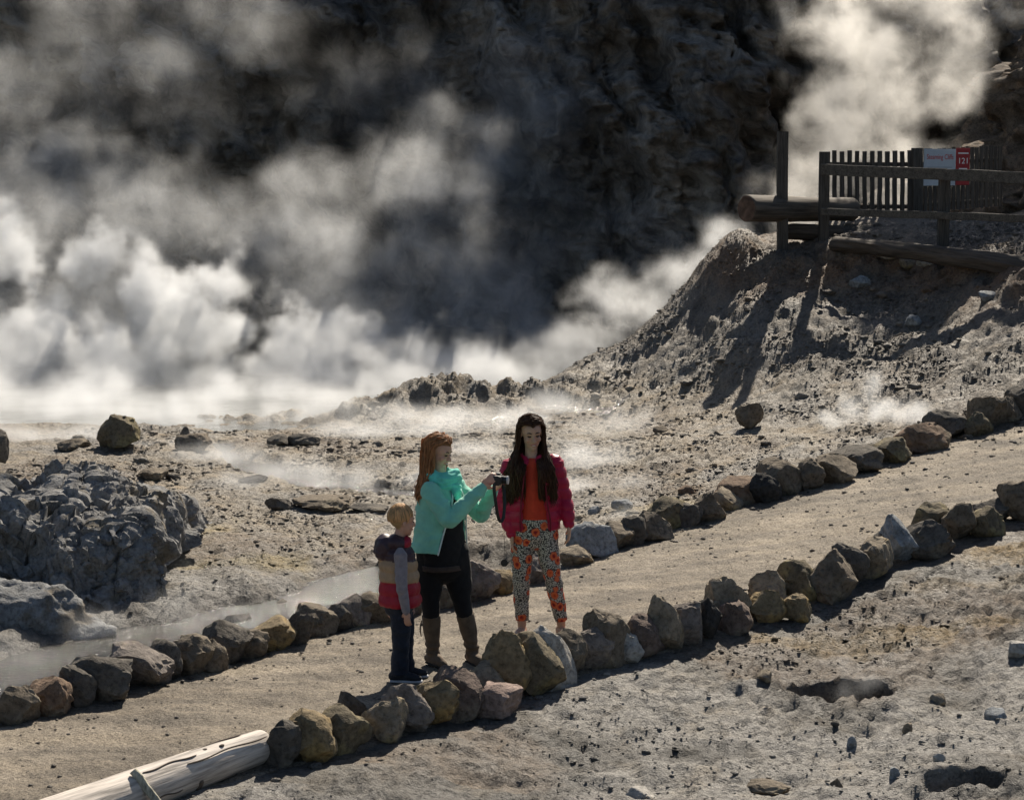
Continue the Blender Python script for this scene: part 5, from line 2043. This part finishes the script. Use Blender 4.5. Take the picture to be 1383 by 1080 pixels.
def steam(name, label, puffs, density, voxel=.13, pad=.5, warp=.55, wscale=.55, lumps=.35, lscale=.9, fine=.35, fscale=1.6, soft=.35, aniso=.35, zfloor=-.25, hfade=None, cut=0.0, seed=0.0, detail=None, tint=(.945, .965, .99)):
    """puffs: (x, y, z, rx, ry, rz); a density field of warped ellipsoids broken up by noise"""
    P = np.array(puffs, float)
    lo = (P[:, :3] - P[:, 3:6]).min(0) - pad
    hi = (P[:, :3] + P[:, 3:6]).max(0) + pad
    lo[2] = max(lo[2], zfloor)
    res = np.maximum(8, np.ceil((hi - lo) / voxel)).astype(int)
    mat = steam_material(name, density, aniso, tint, detail)
    ng = bpy.data.node_groups.new(name, 'GeometryNodeTree')
    ng.interface.new_socket('Geometry', in_out='OUTPUT', socket_type='NodeSocketGeometry')
    N, L = ng.nodes, ng.links

    def node(kind, **kw):
        n = N.new(kind)
        for k, v in kw.items():
            setattr(n, k, v)
        return n

    def put(sock, v):
        if hasattr(v, 'is_output'):
            L.new(v, sock)
        else:
            sock.default_value = v

    def ma(op, a, b=0.0, c=None):
        n = node('ShaderNodeMath', operation=op)
        put(n.inputs[0], a)
        put(n.inputs[1], b)
        if c is not None:
            put(n.inputs[2], c)
        return n.outputs[0]

    def vm(op, a, b=None, out=0):
        n = node('ShaderNodeVectorMath', operation=op)
        put(n.inputs[0], a)
        if b is not None:
            put(n.inputs[1], b)
        return n.outputs[out]

    pos = node('GeometryNodeInputPosition').outputs[0]
    if seed:
        sp = vm('ADD', pos, (seed, seed * .7, seed * 1.3))
    else:
        sp = pos

    def noise(vec, scale, detail, out='Fac', rough=.55):
        n = node('ShaderNodeTexNoise')
        n.inputs['Scale'].default_value = scale
        n.inputs['Detail'].default_value = detail
        n.inputs['Roughness'].default_value = rough
        L.new(vec, n.inputs['Vector'])
        return n.outputs[0] if out == 'Fac' else n.outputs[1]

    wv = vm('SUBTRACT', noise(sp, wscale, 4, 'Color'), (.5, .5, .5))
    wv = vm('MULTIPLY', wv, (warp * 4, warp * 4, warp * 4))
    wp = vm('ADD', pos, wv)
    acc = None
    for x, y, z, rx, ry, rz in P:
        d = vm('SUBTRACT', wp, (x, y, z))
        d = vm('MULTIPLY', d, (1 / rx, 1 / ry, 1 / rz))
        v = ma('SUBTRACT', 1.0, vm('LENGTH', d, None, 1))
        acc = v if acc is None else ma('SMOOTH_MAX', acc, v, .25)
    vo = node('ShaderNodeTexVoronoi', feature='SMOOTH_F1')
    vo.inputs['Scale'].default_value = lscale
    vo.inputs['Detail'].default_value = 1.5
    vo.inputs['Roughness'].default_value = .5
    vo.inputs['Smoothness'].default_value = .35
    L.new(vm('ADD', sp, vm('MULTIPLY', wv, (.35, .35, .35))), vo.inputs['Vector'])
    acc = ma('ADD', acc, ma('MULTIPLY', ma('SUBTRACT', .42, vo.outputs['Distance']), lumps * 2))
    acc = ma('ADD', acc, ma('MULTIPLY', ma('SUBTRACT', noise(sp, fscale, 6, rough=.62), .5), fine * 2.4))
    acc = ma('SUBTRACT', acc, cut)
    mr = node('ShaderNodeMapRange', interpolation_type='SMOOTHSTEP')
    L.new(acc, mr.inputs[0])
    mr.inputs[1].default_value = 0
    mr.inputs[2].default_value = soft
    den = mr.outputs[0]
    if hfade:
        sep = node('ShaderNodeSeparateXYZ')
        L.new(pos, sep.inputs[0])
        m2 = node('ShaderNodeMapRange', interpolation_type='SMOOTHSTEP')
        L.new(sep.outputs[2], m2.inputs[0])
        m2.inputs[1].default_value = hfade[0]
        m2.inputs[2].default_value = hfade[1]
        m2.inputs[3].default_value = 1
        m2.inputs[4].default_value = 0
        den = ma('MULTIPLY', den, m2.outputs[0])
    vc = node('GeometryNodeVolumeCube')
    L.new(den, vc.inputs['Density'])
    vc.inputs['Min'].default_value = tuple(lo)
    vc.inputs['Max'].default_value = tuple(hi)
    for k, a in enumerate('XYZ'):
        vc.inputs['Resolution ' + a].default_value = int(res[k])
    sm = node('GeometryNodeSetMaterial')
    L.new(vc.outputs[0], sm.inputs['Geometry'])
    sm.inputs['Material'].default_value = mat
    out = node('NodeGroupOutput')
    L.new(sm.outputs[0], out.inputs[0])
    m = bpy.data.meshes.new(name)
    m.materials.append(mat)
    o = obj(name, m)
    md = o.modifiers.new('fog', 'NODES')
    md.node_group = ng
    tag(o, label, 'steam', kind='stuff')
    return o


def pf(px, py, y, rx, ry, rz):
    w = W(px, py, y)
    return (w[0], w[1], w[2], rx, ry, rz)


def pg(px, py, dz, rx, ry, rz):
    g = ground(px, py)
    return (g[0], g[1], g[2] + dz, rx, ry, rz)


STEAM_ON = True
if STEAM_ON:
    steam('steam_bank', 'bright bank of steam lying on the lake',
          [pf(-80, 540, 33, 2.4, 1.3, .9), pf(90, 545, 32.5, 2.4, 1.2, .8), pf(310, 545, 33, 2.4, 1.2, .75), pf(520, 540, 33.3, 2.0, 1.1, .6), pf(650, 520, 34.3, 1.6, 1.0, .6), pf(200, 505, 35, 2.2, 1.2, .9), pf(450, 505, 35, 2.2, 1.2, .8), pf(0, 500, 35, 2.0, 1.2, .9), pf(610, 490, 36, 1.5, 1.2, .8),
           pg(-60, 574, .25, 1.6, 1.2, .5), pg(110, 574, .2, 1.6, 1.2, .42), pg(260, 575, .2, 1.5, 1.1, .42), pg(400, 574, .2, 1.4, 1.0, .42)],
          1.2, soft=.8, warp=.3, lumps=.3, fine=.5, fscale=1.8, cut=-.16, aniso=.35, voxel=.10, detail=2.2)
    steam('steam_billow', 'thick billowing steam clouds rising off the lake',
          [pf(250, 430, 36.5, 1.6, 1.3, 1.3), pf(205, 390, 36.3, 1.0, 1.0, .8), pf(310, 380, 36.5, 1.1, 1.0, .8), pf(40, 440, 38, 1.9, 1.3, 1.2), pf(120, 480, 37.5, 1.5, 1.1, .9),
           pf(440, 460, 38, 1.7, 1.2, 1.2), pf(545, 480, 37.3, 1.1, .9, .9), pf(380, 500, 37, 1.6, 1.1, .8), pf(640, 500, 37, .9, .8, .6), pf(20, 330, 39.5, 1.3, 1.2, 1.0), pf(130, 350, 40, 1.3, 1.2, .9)],
          1.7, warp=.28, lumps=.5, lscale=1.0, fine=.55, fscale=2.2, soft=.36, cut=-.08, voxel=.085, detail=2.8)
    steam('steam_veil', 'dim grey steam drifting across the dark cliff',
          [pf(30, 310, 41.5, 2.0, 1.4, 1.4), pf(215, 290, 42, 1.8, 1.4, 1.4), pf(470, 360, 40.5, 2.0, 1.6, 2.0), pf(570, 250, 41, 1.8, 1.5, 1.8), pf(420, 270, 41, 1.3, 1.3, 1.3),
           pf(650, 400, 39.5, 2.0, 1.5, 1.6), pf(340, 330, 42, 1.6, 1.3, 1.4), pf(690, 150, 45, 1.7, 1.1, 2.0), pf(60, 230, 44.5, 2.4, 1.4, 1.3), pf(500, 450, 39.5, 2.8, 1.5, 1.5), pf(120, 420, 40, 2.8, 1.5, 1.6), pf(720, 470, 40, 1.6, 1.2, 1.0)],
          .33, voxel=.155, warp=.4, lumps=.42, lscale=.75, fine=.6, fscale=1.2, soft=1.0, cut=-.42, detail=1.5)
    steam('steam_haze', 'thin grey steam high against the cliff at upper left',
          [pf(-20, 130, 45.5, 3.6, 1.5, 1.9), pf(200, 100, 45.8, 3.2, 1.5, 1.7), pf(100, 0, 46, 3.6, 1.4, 1.7), pf(330, 30, 45.8, 1.8, 1.2, 1.5), pf(520, 120, 46, 2.2, 1.2, 1.6), pf(700, 300, 45, 2.2, 1.2, 2.0), pf(860, 330, 43.5, 1.5, 1.0, 1.4)],
          .14, voxel=.2, warp=.4, lumps=.42, lscale=.7, fine=.6, fscale=1.1, soft=1.1, cut=-.4, detail=1.2)
    steam('steam_plume', 'warm bright plume of steam rising behind the platform',
          [pf(1075, 290, 37.5, 1.0, .8, .9), pf(1110, 220, 38, 1.3, 1.0, 1.2), pf(1170, 150, 38.6, 1.6, 1.1, 1.3), pf(1190, 60, 39, 1.9, 1.2, 1.4), pf(1250, -20, 39.5, 2.4, 1.3, 1.5), pf(1270, 100, 39.3, 1.2, 1.0, 1.1), pf(1130, 20, 39.5, 1.2, 1.0, 1.3), pf(1210, 230, 38.5, 1.4, 1.0, 1.0)],
          .85, warp=.35, lumps=.4, fine=.6, fscale=1.7, soft=.9, cut=-.2, aniso=.45, voxel=.11, detail=2.2, tint=(.98, .97, .95))
    steam('steam_drift', 'pale steam drifting up behind the ridge of the hillside',
          [pf(985, 330, 34.8, .6, .6, .45), pf(930, 370, 35, .85, .7, .6), pf(860, 420, 35, .95, .7, .65), pf(790, 465, 35, 1.0, .7, .6), pf(730, 500, 34.8, 1.0, .7, .55), pf(830, 400, 36.5, .9, .7, .7)],
          1.0, warp=.3, lumps=.3, fine=.55, fscale=2, soft=.8, cut=-.2, aniso=.45, voxel=.10, detail=2.6)
    steam('mist', 'thin mist creeping over the hot flats',
          [pg(60, 596, .1, 1.1, .7, .22), pg(200, 608, .06, .9, .5, .16), pg(310, 622, .06, 1.0, .6, .2), pg(400, 640, .05, .9, .6, .18), pg(480, 655, .05, .8, .4, .16), pg(600, 590, .15, 1.1, .6, .28), pg(690, 585, .18, .9, .6, .30), pg(480, 592, .12, 1.0, .6, .24), pg(800, 632, .15, .7, .5, .34),
           pg(760, 668, .12, .7, .5, .28), pg(830, 590, .15, .7, .5, .30), pg(560, 655, .08, .7, .4, .16), pg(340, 660, .05, .7, .4, .14), pg(850, 665, .1, .4, .3, .2), pg(730, 712, .1, .5, .35, .2), pg(120, 600, .1, .8, .5, .24), pg(540, 575, .15, .9, .5, .3), pg(640, 620, .1, .7, .5, .2), pg(860, 700, .05, .4, .3, .18), pg(760, 560, .15, .8, .6, .3)],
          1.7, voxel=.075, pad=.25, warp=.12, wscale=1.1, lumps=.25, lscale=1.6, fine=.6, fscale=2.6, soft=1.1, cut=-.15, zfloor=-.1, aniso=.45)
    steam('stream_mist', 'wisps of vapour lifting off the near stream',
          [pg(40, 895, .08, .45, .3, .16), pg(140, 870, .08, .45, .3, .18), pg(230, 848, .12, .45, .3, .24), pg(245, 820, .2, .25, .2, .25), pg(310, 850, .06, .4, .25, .14), pg(-30, 905, .06, .4, .3, .14), pg(420, 815, .05, .35, .2, .1)],
          .6, voxel=.05, pad=.15, warp=.09, wscale=1.6, lumps=.2, lscale=2.5, fine=.6, fscale=4, soft=1.0, cut=-.1, zfloor=-.1, aniso=.45, seed=3.0)
    steam('vent_wisps', 'small jets of steam at the foot of the hillside',
          [pg(1125, 577, .08, .32, .25, .14), pg(1148, 574, .22, .20, .18, .26), pg(1175, 576, .26, .18, .18, .36), pg(1187, 576, .50, .16, .16, .24), pg(1205, 578, .14, .42, .25, .18), pg(1240, 576, .14, .36, .25, .18)],
          4.5, voxel=.04, pad=.2, warp=.10, wscale=1.8, lumps=.3, lscale=3, fine=.6, fscale=5, soft=1.0, cut=-.1, zfloor=.2, aniso=.45, seed=5.0)
    steam('pit_vapour', 'faint vapour rising from the open vent on the near slope',
          [pg(1140, 945, .06, .16, .14, .12), pg(1175, 935, .08, .20, .14, .12), pg(1140, 940, .22, .10, .1, .16)],
          1.8, voxel=.03, pad=.1, warp=.06, wscale=2.5, lumps=.2, lscale=4, fine=.5, fscale=7, soft=1.0, cut=-.05, zfloor=-.4, aniso=.45, seed=7.0)
